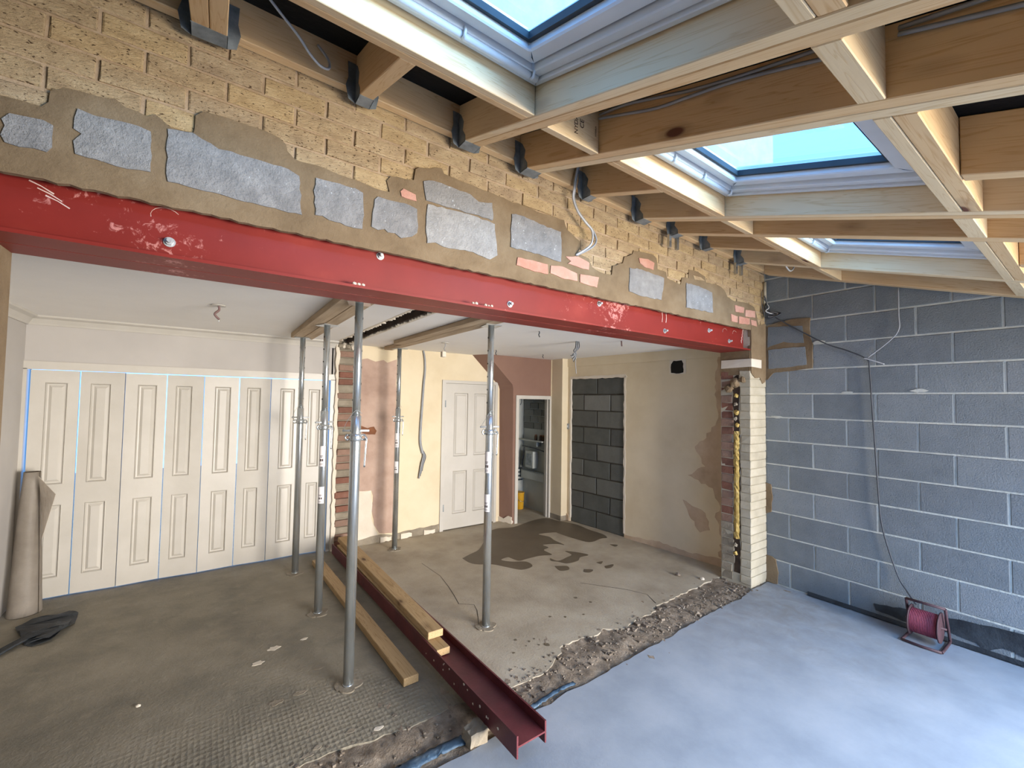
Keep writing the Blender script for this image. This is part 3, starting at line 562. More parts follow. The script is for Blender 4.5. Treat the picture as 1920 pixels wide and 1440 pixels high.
# ---- kitchen room
KX = lambda y: -0.03-0.08*(y-0.45)
FK = lambda u, v, d: (KX(u)+d, u, v)
kw = B()
for P in ([(0.28, -0.1), (1.64, -0.1), (1.64, 2.45), (0.28, 2.45)], [(1.64, 2.035), (2.56, 2.035), (2.56, 2.45), (1.64, 2.45)], [(2.56, -0.1), (2.80, -0.1), (2.80, 2.45), (2.56, 2.45)]): kw.prism(P, FK, 0.0, 0.16)
kw = kw.obj('wall_kitchen_right', 'cream_paint', kind='structure', label='cream painted kitchen wall with a blocked-up doorway', center=False)
B().prism([(1.64, -0.05), (2.56, -0.05), (2.56, 2.035), (1.64, 2.035)], FK, 0.024, 0.14).obj('joint_mortar', 'dark_mortar', kw, center=False)
for r in range(9):
    z0 = 0.004+r*0.2255; z1 = min(z0+0.212, 2.03)
    sp = [(1.655, 2.092), (2.108, 2.548)] if r % 2 == 0 else [(1.655, 1.868), (1.884, 2.322), (2.338, 2.548)]
    for a, c in sp:
        bb = B().prism([(a, z0), (c, z0), (c, z1), (a, z1)], FK, 0.014+random.uniform(-.003, .003), 0.06)
        for v in bb.bm.verts: v.co += Vector((0, random.uniform(-.005, .005), random.uniform(-.005, .005)))
        fr = [e for e in bb.bm.edges if all(v.co.x < KX(v.co.y)+0.03 for v in e.verts)]; bmesh.ops.bevel(bb.bm, geom=fr, offset=0.006, segments=1, affect='EDGES')
        bb.obj('block', 'dark_block' if not (r == 7 and 1.87 < a < 2.0) else 'utility_block', kw)
B().prism(rough_poly([(1.60, 2.02), (1.63, 2.06), (2.58, 2.055), (2.57, 2.02)], 0.006, 0.05), FK, -0.006, 0.02).obj('ragged_plaster', 'bare_plaster', kw, center=False)
B().prism(rough_poly([(2.55, 0.05), (2.575, 0.05), (2.58, 2.04), (2.555, 2.03)], 0.006, 0.05), FK, -0.006, 0.02).obj('ragged_plaster', 'bare_plaster', kw, center=False)
B().prism(rough_poly([(1.625, 0.05), (1.65, 0.05), (1.65, 2.03), (1.625, 2.04)], 0.006, 0.05), FK, -0.006, 0.02).obj('ragged_plaster', 'bare_plaster', kw, center=False)
# scraped plaster towards the pier
B().prism(rough_poly([(0.30, 0.1), (0.30, 2.2), (0.46, 2.2), (0.50, 1.8), (0.46, 1.55), (0.62, 1.30), (0.72, 1.22), (0.60, 1.02), (0.80, 0.9), (0.52, 0.80), (0.44, 0.62), (0.50, 0.5), (0.42, 0.3), (0.46, 0.1)], 0.02, 0.04), FK, -0.002, 0.02).obj('scraped_plaster', 'scraped', kw, center=False)
B().prism(rough_poly([(0.55, 0.35), (0.66, 0.3), (0.80, 0.5), (0.86, 0.62), (0.70, 0.56), (0.60, 0.52)], 0.015, 0.04), FK, -0.002, 0.02).obj('scraped_plaster', 'scraped', kw, center=False)
B().prism(rough_poly([(0.30, 0.0), (1.63, 0.0), (1.63, 0.04), (1.2, 0.07), (0.8, 0.05), (0.3, 0.1)], 0.012, 0.05), FK, -0.008, 0.02).obj('bare_base', 'scraped', kw, center=False)
B().prism(rough_poly([(2.57, 0.0), (2.64, 0.0), (2.64, 0.1), (2.57, 0.07)], 0.012, 0.03), FK, -0.012, 0.02).obj('bare_base', 'scraped', kw, center=False)
# slightly raised plaster band under the ceiling
B().prism([(0.3, 2.20), (2.62, 2.20), (2.62, 2.32), (0.3, 2.34)], FK, -0.012, 0.02).obj('plaster_band', 'cream_paint', kw, center=False)
# corner box between the kitchen side wall and the low doorway
B().box(-0.315, -0.02, 2.62, 3.0, 0.07, 2.24).box(-0.315, -0.02, 2.62, 3.0, 2.24, 2.4).obj('wall_corner_box', 'cream_paint', kind='structure', label='cream boxed corner between the low doorway and kitchen wall', center=False)
B().box(-0.318, -0.02, 2.624, 3.0, -0.05, 0.07).obj('baseboard_corner', 'grey_mortar', kind='structure', label='broken plaster base of the cream corner box', center=False)
# back wall
kb = B().box(-3.06, -1.975, 3.085, 3.25, -0.1, 2.45).box(-1.975, -1.13, 3.085, 3.25, 1.945, 2.45).box(-1.15, -0.95, 3.085, 3.25, -0.1, 2.45).box(-2.0, -1.1, 3.17, 3.25, -0.1, 2.0).obj('wall_back_right', 'cream_paint', kind='structure', label='cream painted back wall of the kitchen', center=False)
PK = [(-3.06,2.137),(-2.953,2.168),(-2.858,2.136),(-2.763,2.162),(-2.717,2.132),(-2.60,2.18),(-2.585,0.136),(-2.608,0.084),(-2.757,0.108),(-2.823,0.211),(-2.852,0.37),(-2.845,0.555),(-2.866,0.619),(-3.0,0.621),(-3.06,0.616)]
B().prism(rough_poly(PK, 0.008, 0.05), FY, 3.0815, 3.09).obj('pink_plaster_patch', 'pink_plaster', kb, label='bare pinkish plaster where paint was stripped', center=False)
B().prism(rough_poly([(-3.06, 0.62), (-2.87, 0.62), (-2.85, 0.45), (-2.86, 0.3), (-2.80, 0.14), (-2.76, 0.08), (-3.06, 0.05)], 0.006, 0.05), FY, 3.080, 3.09).obj('white_plaster_patch', 'bare_plaster', kb, center=False)
B().prism(rough_poly([(-3.018,1.383),(-2.931,1.35),(-2.857,1.367),(-2.824,1.316),(-2.842,1.273),(-2.917,1.275),(-2.991,1.296)], 0.004, 0.03), FY, 3.079, 3.09).obj('rust_stain', 'rust', kb, center=False)
B().prism(rough_poly([(-3.06, 0.0), (-1.99, 0.0), (-1.99, 0.10), (-2.3, 0.085), (-2.6, 0.06), (-2.75, 0.09), (-3.06, 0.05)], 0.01, 0.05), FY, 3.077, 3.09).obj('bare_base', 'grey_mortar', kb, center=False)
for a, c in ((-2.75, -2.62), (-2.5, -2.36), (-2.2, -2.05)): B().prism(rough_poly([(a, 0.0), (c, 0.01), (c, 0.05), (a, 0.06)], 0.012, 0.03), FY, 3.06, 3.09).obj('broken_skirting_piece', 'bare_plaster', kb)
# four-panel interior door and its frame
B().box(-1.985, -1.935, 3.068, 3.12, 0.0, 1.955).box(-1.935, -1.17, 3.068, 3.12, 1.915, 1.955).box(-1.17, -1.125, 3.068, 3.12, 0.0, 1.955).obj('trim_5', 'white_gloss', kind='structure', label='white frame around the four-panel kitchen door', center=False)
dr = panel_leaf('door_9', (-1.932, 3.075), (-1.173, 3.075), 0.012, 1.912, [(0.125, 0.335), (0.43, 0.64)], [(0.20, 0.76), (0.95, 1.79)], 0.04, 'white_gloss', 'white four-panel interior door in the cream wall')
b = B(); b.box(-1.945, -1.93, 3.066, 3.076, 1.60, 1.69); b.obj('hinge', 'galv_dark', dr); b = B(); b.box(-1.945, -1.93, 3.066, 3.076, 0.25, 0.34); b.obj('hinge', 'galv_dark', dr)
B().box(-1.215, -1.185, 3.066, 3.078, 0.86, 0.98).tube([(-1.20, 3.07, 0.95), (-1.20, 3.03, 0.95), (-1.29, 3.03, 0.95)], 0.008).obj('handle', 'steel_bolt', dr)
# brown bulkhead with the low doorway
BKo = [(-1.54, 2.40), (-1.54, 2.312), (-1.107, 1.909), (-1.09, 1.86), (-1.06, -0.05)]; FRo = [(-1.43, 2.40), (-1.43, 2.312), (-1.015, 1.923), (-1.0, 1.87), (-0.985, -0.05)]
b = B()
bk = [b.bm.verts.new((x, 3.09, z)) for x, z in BKo]; fr = [b.bm.verts.new((x, 2.87, z)) for x, z in FRo]
for i in range(4): b.bm.faces.new((bk[i], bk[i+1], fr[i+1], fr[i]))
bulk = b
f1 = [(-1.43, 2.40), (-1.43, 2.312), (-1.015, 1.923), (-1.0, 1.87), (-0.94, 1.775), (-0.30, 1.775), (-0.30, 2.40)]
b.prism(f1, FY, 2.870, 2.96)
b.prism([(-1.0, 1.87), (-0.985, -0.05), (-0.94, -0.05), (-0.94, 1.775)], FY, 2.870, 2.96)
b.obj('wall_bulkhead', 'brown_paint', kind='structure', label='brown painted bulkhead with a slanted lower edge over a low doorway', center=False)
B().prism(rough_poly([(2.872, 0.0), (3.085, 0.0), (3.085, 0.07), (3.0, 0.05), (2.93, 0.10), (2.872, 0.09)], 0.008, 0.03), lambda u, v, d: (-1.065+(3.09-u)*0.36+d, u, v), -0.012, 0.01).obj('baseboard_bulkhead', 'bare_plaster', kind='structure', label='torn plaster base of the brown bulkhead', center=False)
B().box(-0.955, -0.905, 2.855, 2.975, 0.0, 1.775).box(-0.905, -0.345, 2.855, 2.975, 1.725, 1.775).box(-0.345, -0.30, 2.855, 2.975, 0.0, 1.775).box(-0.36, -0.345, 2.90, 2.93, 0.0, 1.725).obj('trim_6', 'white_gloss', kind='structure', label='white frame of the low doorway under the brown bulkhead', center=False)
B().box(-0.325, -0.302, 2.855, 2.90, 1.775, 2.31).obj('trim_7', 'cream_paint', kind='structure', label='cream strip above the low doorway corner', center=False)
# kitchen ceiling and the torn slot where the dividing wall stood
B().box(-3.17, 0.3, 0.28, 3.2, 2.315, 2.42).box(-1.2, 0.3, 3.0, 4.2, 2.315, 2.42).obj('ceiling', 'ceiling_paint', kind='structure', label='white plaster ceiling of the kitchen', center=False)
sl = B().box(-3.34, -3.12, 0.28, 3.2, 2.44, 2.5).obj('ceiling_slot', 'dark_wood', kind='structure', label='dark torn slot in the ceiling along the removed wall', center=False)
B().box(-3.20, -3.172, 0.3, 3.05, 2.325, 2.44).obj('joist_edge', 'dark_wood', sl, center=False)
b = B()
for side in (0, 1):
    n = 46
    for i in range(n):
        y = 0.3+2.7*i/n; ln = random.uniform(0.008, 0.05)*(1 if side == 0 else 0.6); z = 2.334 if side == 0 else 2.314
        x0 = -3.302 if side == 0 else -3.168; sgn = 1 if side == 0 else -1
        b.prism([(x0-sgn*0.01, y), (x0-sgn*0.01, y+0.065), (x0+sgn*ln*0.6, y+0.055), (x0+sgn*ln, y+0.03), (x0+sgn*ln*0.4, y+0.01)], FZ, z, z+0.012)
b.obj('torn_plaster', 'bare_plaster', sl, kind='stuff', center=False)
b = B()
for i in range(14):
    y = random.uniform(0.4, 2.8); x = random.uniform(-3.28, -3.2); b.tube([(x, y, 2.44), (x+random.uniform(-.03, .03), y+random.uniform(-.08, .08), 2.38), (x+random.uniform(-.04, .04), y+random.uniform(-.1, .1), 2.345)], 0.006, 5)
b.obj('splintered_lath', 'dark_wood', sl, kind='stuff', center=False)
# toothed strip of brickwork left from the dividing wall
st = B().box(-3.285, -3.05, 3.10, 3.25, -0.1, 2.45).obj('wall_stub', 'grey_mortar', kind='structure', label='toothed strip of red brick left from the removed dividing wall', center=False)
for k in range(29):
    z0 = 0.02+k*0.0795; w0, w1 = -3.272+random.uniform(-.012, .008), -3.085+random.uniform(-.015, .015); y0 = 3.055 if k % 2 else 3.085
    y0 += random.uniform(-.012, .012)
    b = B().box(w0, w1, y0, 3.12, z0, z0+0.066)
    for v in b.bm.verts: v.co += Vector((random.uniform(-.006, .006), random.uniform(-.006, .006), random.uniform(-.004, .004)))
    b.bevel(0.006); b.obj('brick', 'red_brick' if k % 2 or k % 3 == 0 else 'grey_mortar', st)
for s_, x in ((0, -3.29), (1, -3.065)):
    B().prism(rough_poly([(x-0.02, 0.0), (x+0.022, 0.0), (x+0.018, 2.3), (x-0.016, 2.3)], 0.008, 0.05), FY, 3.06, 3.12).obj('plaster_edge', 'bare_plaster', st, center=False)
for i in range(5):
    b = B(); bmesh.ops.create_icosphere(b.bm, subdivisions=1, radius=0.035, matrix=Matrix.Translation((-3.27+0.045*i, 3.07, 2.27+0.03*random.random())))
    for v in b.bm.verts: v.co += Vector((random.uniform(-.012, .012), random.uniform(-.012, .012), random.uniform(-.012, .012)))
    b.obj('mortar_lump', 'bare_plaster' if i % 2 else 'grey_mortar', st)
# utility room behind the low doorway
B().box(-0.25, -0.15, 2.97, 3.9, -0.05, 2.32).box(-1.2, -0.2, 3.62, 3.75, -0.05, 2.32).box(-1.2, -1.06, 3.26, 3.7, -0.05, 2.32).obj('wall_utility', 'utility_white', kind='structure', label='whitewashed walls of the small utility room', center=False)
for k in range(5):
    for a, c in (((3.02, 3.22), (3.24, 3.42), (3.44, 3.61)) if k % 2 else ((3.0, 3.13), (3.15, 3.33), (3.35, 3.60))):
        z0 = 1.26+k*0.105; B().box(-0.262, -0.24, a, c, z0, z0+0.095).bevel(0.004).obj('painted_block', 'utility_block', bpy.data.objects['wall_utility'])

# ================================================================== ROOF
D = 0.20
openings = [(-4.45, -3.44), (-2.94, -2.03), (-1.55, -0.65)]
OY0, OY1 = -0.71, -1.63
def rz(x, y, off=0.0): return (x, y, roofz(x, y)+off)
def slab_roof(b, x0, x1, y0, y1, o0, o1):   # y0 nearer the garden
    b.hexa([rz(x0, y0, o0), rz(x1, y0, o0), rz(x1, y1, o0), rz(x0, y1, o0), rz(x0, y0, o1), rz(x1, y0, o1), rz(x1, y1, o1), rz(x0, y1, o1)])
b = B(); xs = [-5.25]+[v for o in openings for v in o]+[0.11]
for i in range(len(xs)-1):
    if i % 2 == 0: slab_roof(b, xs[i], xs[i+1], -3.4, 0.0, D+0.002, D+0.05)
    else:
        slab_roof(b, xs[i], xs[i+1], OY0, 0.0, D+0.002, D+0.05); slab_roof(b, xs[i], xs[i+1], -3.4, OY1, D+0.002, D+0.05)
b.obj('ceiling', 'membrane', kind='structure', label='black roofing felt above the open rafters', center=False)
def timber(name, label, cat, x0, x1, y0, y1, along, m='pine', o0=0.0, o1=D, group=None):
    b = B(); slab_roof(b, x0, x1, y0, y1, o0, o1); b.bevel(0.003)
    o = b.obj(name, m, label=label, cat=cat, group=group)
    d = Vector(rz(x0, y1))-Vector(rz(x0, y0)) if along == 'y' else Vector(rz(x1, y0))-Vector(rz(x0, y0))
    return reorient(o, d)
G = 'roof rafters of the lean-to'
YE, YW = -3.2, -0.052
def rafter(label, x0, x1, y0=YE, y1=YW, m='pine'): return timber('rafter', label, 'rafter', x0, x1, y0, y1, 'y', m, group=G)
rafter('left timber of the doubled rafter at the top left corner', -4.562, -4.508)
rafter('right timber of the doubled rafter at the top left corner', -4.506, -4.452)
rafter('short rafter tail between wall plate and trimmer of the nearest skylight', -3.965, -3.905, -0.62)
rafter('left timber of the doubled rafter beside the nearest skylight', -3.438, -3.396, m='pine_pale')
rafter('right timber of the doubled rafter beside the nearest skylight', -3.394, -3.348)
rafter('left timber of the doubled rafter before the middle skylight', -3.042, -2.992)
rafter('right timber of the doubled rafter before the middle skylight', -2.990, -2.942, m='pine_pale')
rafter('short rafter tail between wall plate and trimmer of the middle skylight', -2.545, -2.490, -0.62)
rafter('left timber of the doubled rafter beyond the middle skylight', -2.028, -1.982, m='pine_pale')
rafter('right timber of the doubled rafter beyond the middle skylight', -1.980, -1.932)
rafter('rafter on the near side of the farthest skylight', -1.622, -1.552)
rafter('short rafter tail between wall plate and trimmer of the farthest skylight', -1.185, -1.130, -0.62)
rafter('rafter on the far side of the farthest skylight', -0.648, -0.585, m='pine_pale')
rafter('end rafter running along the grey block wall', -0.118, -0.028)
rafter('dark rafter tail below the middle skylight', -2.445, -2.385, YE, -1.732)
rafter('dark rafter tail below the farthest skylight', -1.085, -1.025, YE, -1.732)
rafter('dark rafter tail below the nearest skylight', -3.965, -3.905, YE, -1.732)
def trimmer(label, x0, x1, y0, y1, m='pine'): return timber('trimmer', label, 'trimmer', x0+0.001, x1-0.001, y0, y1, 'x', m, group='skylight trimmers')
wh = ['nearest', 'middle', 'farthest']
for i, (a, c) in enumerate(openings):
    trimmer('wall-side trimmer of the %s skylight, outer timber' % wh[i], a, c, -0.664, -0.622)
    trimmer('wall-side trimmer of the %s skylight, inner timber with the skylight above' % wh[i], a, c, -0.708, -0.666, 'pine' if i else 'pine_pale')
    trimmer('garden-side trimmer of the %s skylight, inner timber' % wh[i], a, c, -1.674, -1.632, 'pine_pale')
    trimmer('garden-side trimmer of the %s skylight, outer timber' % wh[i], a, c, -1.730, -1.676)
def nog(label, x0, x1, y0, y1, m='pine_pale'): return timber('nogging', label, 'nogging', x0+0.001, x1-0.001, y0, y1, 'x', m, group='noggings between rafters')
stamped = nog('nogging with a black ink grading stamp beside the nearest skylight', -3.348, -3.042, -0.672, -0.622)
nog('nogging near the wall between middle and farthest skylights', -1.932, -1.622, -0.672, -0.622)
nog('nogging near the wall beside the end rafter', -0.585, -0.118, -0.672, -0.622)
nog('garden-side nogging between nearest and middle skylights', -3.348, -3.042, -1.690, -1.628)
nog('garden-side nogging between middle and farthest skylights', -1.932, -1.622, -1.690, -1.628)
nog('garden-side nogging beside the end rafter', -0.585, -0.118, -1.690, -1.628)
def text_mesh(txt, size):
    cu = bpy.data.curves.new('t', 'FONT'); cu.body = txt; cu.size = size; cu.extrude = 0.0004; cu.align_x = 'CENTER'; cu.align_y = 'CENTER'
    t = bpy.data.objects.new('t', cu); C.objects.link(t); bpy.context.view_layer.update()
    me = bpy.data.meshes.new_from_object(t); bpy.data.objects.remove(t); bpy.data.curves.remove(cu); return me
# grading stamp printed on the nogging's garden side (vertical lettering)
for txt, sz, ox in (('NYDALA', 0.030, -3.185), ('CE', 0.034, -3.150), ('NYDALA', 0.012, -3.065)):
    me = text_mesh(txt, sz)
    me.transform(Matrix.Translation((ox, -0.6732, roofz(ox, -0.672)+0.095)) @ Matrix.Rotation(math.radians(90), 4, 'Y') @ Matrix.Rotation(math.radians(90), 4, 'X') @ Matrix.Rotation(math.radians(180), 4, 'Z') if False else
                 Matrix.Translation((ox, -0.6732, roofz(ox, -0.672)+0.095)) @ Matrix.Rotation(math.radians(-90), 4, 'Y') @ Matrix.Rotation(math.radians(90), 4, 'X'))
    mobj('grading_stamp', me, 'stamp_ink', stamped, label='black ink grading stamp')
# wall plate
LZ = lambda x: 2.985-0.029*x
b = B(); b.hexa([(-5.2, -0.05, LZ(-5.2)), (-0.03, -0.05, LZ(0)), (-0.03, -0.004, LZ(0)), (-5.2, -0.004, LZ(-5.2)), (-5.2, -0.05, LZ(-5.2)+0.2), (-0.03, -0.05, LZ(0)+0.2), (-0.03, -0.004, LZ(0)+0.2), (-5.2, -0.004, LZ(-5.2)+0.2)]); b.bevel(0.003)
reorient(b.obj('wall_plate', 'pine', label='long pine wall plate bolted along the brick wall under the rafters', cat='timber'), (1, 0, -0.029))
# joist hangers
def hanger(x0, x1, label, straps=False):
    y = -0.052; zb = roofz((x0+x1)/2, -0.08)-0.004; t = 0.002
    e = empty('joist_hanger', ((x0+x1)/2, y, zb), label, 'hanger', 'galvanised joist hangers on the wall plate')
    b = B(); b.box(x0-t, x1+t, -0.125, y, zb-0.012, zb-0.009); b.obj('shoe', 'galv_dark', e)
    for s, x in ((-1, x0-t), (1, x1)):
        P = [(y, zb-0.012), (-0.125, zb-0.012), (-0.123, zb+0.02), (-0.095, zb+0.06), (-0.105, zb+0.10), (-0.075, zb+0.15), (y, zb+0.17)]
        B().prism(P, FX, x, x+t).obj('cheek', 'galv_dark', e)
        P = [(0.0, zb-0.012), (0.0, zb+0.17), (0.035, zb+0.17), (0.032, zb+0.10), (0.042, zb+0.06), (0.03, zb+0.0)]
        B().prism([(x+(0 if s < 0 else t)+s*u, v) for u, v in P], FY, y-0.001, y-0.003).obj('flange', 'galv_dark', e)
        if straps:
            B().box(x+s*0.012-0.014, x+s*0.012+0.014, y+0.002, y-0.018, zb-0.10, zb-0.004).obj('strap_end', 'galv', e)
hanger(-4.562, -4.452, 'wide galvanised joist hanger holding the doubled rafter at the top left')
hanger(-3.965, -3.905, 'joist hanger on the short tail above the large grey patch blocks')
hanger(-3.438, -3.348, 'joist hanger on the doubled rafter beside the nearest skylight')
hanger(-3.042, -2.942, 'joist hanger on the doubled rafter before the middle skylight')
hanger(-2.545, -2.490, 'joist hanger right of the grey cable dropping down the brick wall')
hanger(-2.028, -1.932, 'joist hanger on the doubled rafter beyond the middle skylight')
hanger(-1.622, -1.552, 'joist hanger with strap ends hanging down, nearer of two', True)
hanger(-1.185, -1.130, 'joist hanger on the short tail of the farthest skylight')
hanger(-0.648, -0.585, 'joist hanger with strap ends hanging down, farther of two by the corner', True)
# ---- skylights
def ring(b, o, i, z0, z1):   # o,i = (x0,x1,y0,y1)
    ox0, ox1, oy0, oy1 = o; ix0, ix1, iy0, iy1 = i
    O = [(ox0, oy0), (ox1, oy0), (ox1, oy1), (ox0, oy1)]; I = [(ix0, iy0), (ix1, iy0), (ix1, iy1), (ix0, iy1)]
    vo0 = [b.bm.verts.new(rz(*p, z0)) for p in O]; vi0 = [b.bm.verts.new(rz(*p, z0)) for p in I]
    vo1 = [b.bm.verts.new(rz(*p, z1)) for p in O]; vi1 = [b.bm.verts.new(rz(*p, z1)) for p in I]
    for k in range(4):
        j = (k+1) % 4
        b.bm.faces.new((vo0[k], vo0[j], vi0[j], vi0[k])); b.bm.faces.new((vo1[k], vo1[j], vi1[j], vi1[k]))
        b.bm.faces.new((vo0[k], vo0[j], vo1[j], vo1[k])); b.bm.faces.new((vi0[k], vi0[j], vi1[j], vi1[k]))
def ins(r, d): return (r[0]+d, r[1]-d, r[2]+d, r[3]-d)
for i, (a, c) in enumerate(openings):
    r = (a+0.004, c-0.004, OY1+0.004, OY0-0.004)
    cx = (a+c)/2; cy = (OY0+OY1)/2
    e = empty('window_%d' % (i+1), rz(cx, cy, 0.12), 'white framed roof window, the %s of three' % wh[i], None, None, 'structure')
    b = B(); ring(b, r, ins(r, 0.022), 0.115, 0.24); b.bevel(0.003); b.obj('frame', 'white_plastic', e)
    b = B(); ring(b, ins(r, 0.023), ins(r, 0.062), 0.128, 0.23); b.bevel(0.004); b.obj('inner_frame', 'white_plastic', e)
    b = B(); ring(b, ins(r, 0.066), ins(r, 0.128), 0.150, 0.235); b.bevel(0.006); b.obj('sash', 'white_plastic', e)
    b = B(); ring(b, ins(r, 0.128), ins(r, 0.146), 0.178, 0.206); b.obj('gasket', 'gasket', e)
    b = B().quad(rz(r[0]+0.12, r[2]+0.12, 0.212), rz(r[1]-0.12, r[2]+0.12, 0.212), rz(r[1]-0.12, r[3]-0.12, 0.212), rz(r[0]+0.12, r[3]-0.12, 0.212)); b.obj('pane', 'glass', e)
    y = r[3]-0.044; x0, x1 = r[0]+0.03, r[1]-0.03
    bar = B().tube([rz(x0, y, 0.118), rz(x1, y, 0.118)], 0.0135, 14).obj('control_bar', 'white_plastic', e)
    for k in range(4):
        x = x0+0.03+(x1-x0-0.06)*k/3
        b = B(); b.tube([rz(x, y+0.0, 0.104), rz(x, y-0.018, 0.108), rz(x, y-0.024, 0.126), rz(x, y-0.020, 0.140)], 0.0055, 6); b.obj('bar_clip', 'white_plastic', bar)

# ================================================================== OBJECTS
# ---- red steel beam: twin I sections, web bolts
bx0, bx1, zb, zt = -5.9, -0.292, 2.210, 2.467
e = empty('steel_beam', (-2.6, 0.15, zb), 'long bright red steel beam spanning the opening under the brick wall', 'beam')
def isec(y0, w): 
    t = 0.0125; h = 0.0045; yc = y0+w/2
    return [(y0, zb), (y0+w, zb), (y0+w, zb+t), (yc+h, zb+t+0.006), (yc+h, zt-t-0.006), (y0+w, zt-t), (y0+w, zt), (y0, zt), (y0, zt-t), (yc-h, zt-t-0.006), (yc-h, zb+t+0.006), (y0, zb+t)]
for y0 in (-0.004, 0.148):
    B().prism(isec(y0, 0.146), lambda u, v, d: (d, u, v), bx0, bx1).obj('i_section', 'red_steel2', e)
yw = -0.004+0.073-0.0045
for x, z in ((-4.606, 2.286), (-3.796, 2.40), (-3.016, 2.272), (-2.261, 2.383), (-1.518, 2.272), (-0.885, 2.343), (-0.55, 2.28)):
    b = B()
    b.prism([(x+0.013*math.cos(k*math.pi/3), z+0.013*math.sin(k*math.pi/3)) for k in range(6)], FY, yw-0.014, yw-0.003)
    b.prism([(x+0.019*math.cos(k*math.pi/8), z+0.019*math.sin(k*math.pi/8)) for k in range(16)], FY, yw-0.003, yw)
    b.tube([(x, yw-0.03, z), (x, yw, z)], 0.0075, 10); b.obj('bolt', 'steel_bolt', e, label='bright zinc bolt end')
# plaster crumbs left on the bottom flange
for x, n in ((-3.93, 3), (-3.30, 2), (-3.22, 3)):
    b = B()
    for k in range(n):
        bmesh.ops.create_icosphere(b.bm, subdivisions=1, radius=random.uniform(0.006, 0.012), matrix=Matrix.Translation((x+0.02*k, 0.006, zb+0.018)))
    b.obj('plaster_crumb', 'bare_plaster', e)
# chalk and boot scuffs on the web
def scuff(pts, wd):
    b = B(); L = []
    P = [Vector((x, yw-0.0008, z)) for x, z in pts]
    for i, q in enumerate(P):
        t = (P[min(i+1, len(P)-1)]-P[max(i-1, 0)]).normalized(); n = Vector((-t.z, 0, t.x))*wd*random.uniform(0.4, 1); L.append((q+n, q-n))
    for a, c in zip(L, L[1:]): b.quad(a[0], a[1], c[1], c[0])
    b.obj('chalk_mark', 'print_marks', e)
for cx, cz, r in ((-4.62, 2.38, 0.035), (-0.62, 2.36, 0.03), (-0.45, 2.36, 0.028)):
    scuff([(cx+r*math.cos(t)*1.3, cz+r*math.sin(t)) for t in [0.6+k*0.35 for k in range(9)]], 0.0012)
for cx in (-1.55, -1.50): scuff([(cx, 2.42), (cx+0.005, 2.38), (cx, 2.34)], 0.004)
for k in range(5): scuff([(-0.30-0.008*k, 2.43-0.03*k), (-0.30-0.006*k, 2.40-0.03*k)], 0.006)
for x, z in ((-4.93, 2.38), (-4.95, 2.40), (-4.91, 2.36)): scuff([(x-0.03, z+0.012), (x, z), (x+0.03, z-0.018)], 0.003)

# ---- steel props
def prop_parts(e, stickers):
    B().lathe([(0.0302, 0.006), (0.0302, 1.44), (0.0300, 1.585), (0.026, 1.588)], 0, 0, 24).obj('outer_tube', 'galv', e, center=False)
    inn = B().lathe([(0.0242, 1.55), (0.0242, 2.268)], 0, 0, 24).obj('inner_tube', 'galv', e, center=False)
    for z in (1.68, 1.78, 1.88, 1.98, 2.08, 2.18):
        B().prism([(0.0065*math.cos(k*math.pi/5), z+0.0065*math.sin(k*math.pi/5)) for k in range(10)], lambda u, v, d: (d, u, v), -0.0248, 0.0248).obj('pin_hole', 'black_hole', inn, center=False)
    col = B().lathe([(0.031, 1.435), (0.0375, 1.44), (0.0375, 1.475), (0.031, 1.48)], 0, 0, 20).obj('collar', 'galv', e, center=False)
    for s in (-1, 1):
        B().tube([(s*0.036, 0.0, 1.445), (s*0.052, 0, 1.442), (s*0.06, 0, 1.457), (s*0.052, 0, 1.472), (s*0.036, 0, 1.47)], 0.006, 8).obj('collar_ear', 'galv', col, center=False)
    B().tube(smooth_path([(0.055, 0, 1.465), (0.064, -0.012, 1.45), (0.062, -0.016, 1.40), (0.056, -0.016, 1.28)]), 0.0055, 8).obj('collar_handle', 'galv', col, center=False)
    B().tube([(-0.075, 0.0, 1.497), (0.078, 0.0, 1.497)], 0.007, 10).obj('pin', 'steel_bolt', e, center=False)
    B().tube(smooth_path([(-0.07, 0, 1.497), (-0.05, -0.03, 1.55), (0.0, -0.034, 1.62), (0.035, -0.02, 1.60)]), 0.0013, 5).obj('pin_wire', 'galv_dark', e, center=False)
    B().box(-0.065, 0.065, -0.065, 0.065, 2.268, 2.276).obj('head_plate', 'galv', e, center=False)
    n = 48; P = []
    for k in range(n):
        t = 2*math.pi*k/n; r = 0.058+0.022*abs(math.cos(2*t))**0.8+0.004*math.sin(5*t+1); P.append((r*math.cos(t), r*math.sin(t)))
    B().prism(P, FZ, 0.0, 0.007).obj('base_plate', 'grey_mortar', e, center=False)
    B().lathe([(0.033, 0.007), (0.031, 0.014)], 0, 0, 20).obj('base_weld', 'galv', e, center=False)
    if stickers:
        for z0, z1 in ((1.15, 1.31), (0.86, 0.99)):
            b = B(); R = []
            for k in range(13):
                t = math.radians(-190+100*k/12); R.append([b.bm.verts.new((0.0307*math.cos(t), 0.0307*math.sin(t), z)) for z in (z0, z1)])
            for p, q in zip(R, R[1:]): b.bm.faces.new((p[0], q[0], q[1], p[1])).smooth = True
            st = b.obj('label_sticker', 'sticker', e, label='white printed label sticker', center=False)
            b = B(); h = z1-z0
            for (a0, a1, f0, f1) in ((-165, -120, .50, .53), (-165, -130, .44, .47), (-165, -145, .25, .37), (-138, -118, .25, .37), (-168, -115, .12, .14), (-168, -118, .07, .085)):
                for k in range(4):
                    ta, tb = [math.radians(a0+(a1-a0)*j/4) for j in (k, k+1)]
                    b.quad(*[(0.0311*math.cos(t), 0.0311*math.sin(t), z0+h*f) for t, f in ((ta, f0), (tb, f0), (tb, f1), (ta, f1))])
            b.obj('print', 'print_ink', st, center=False)
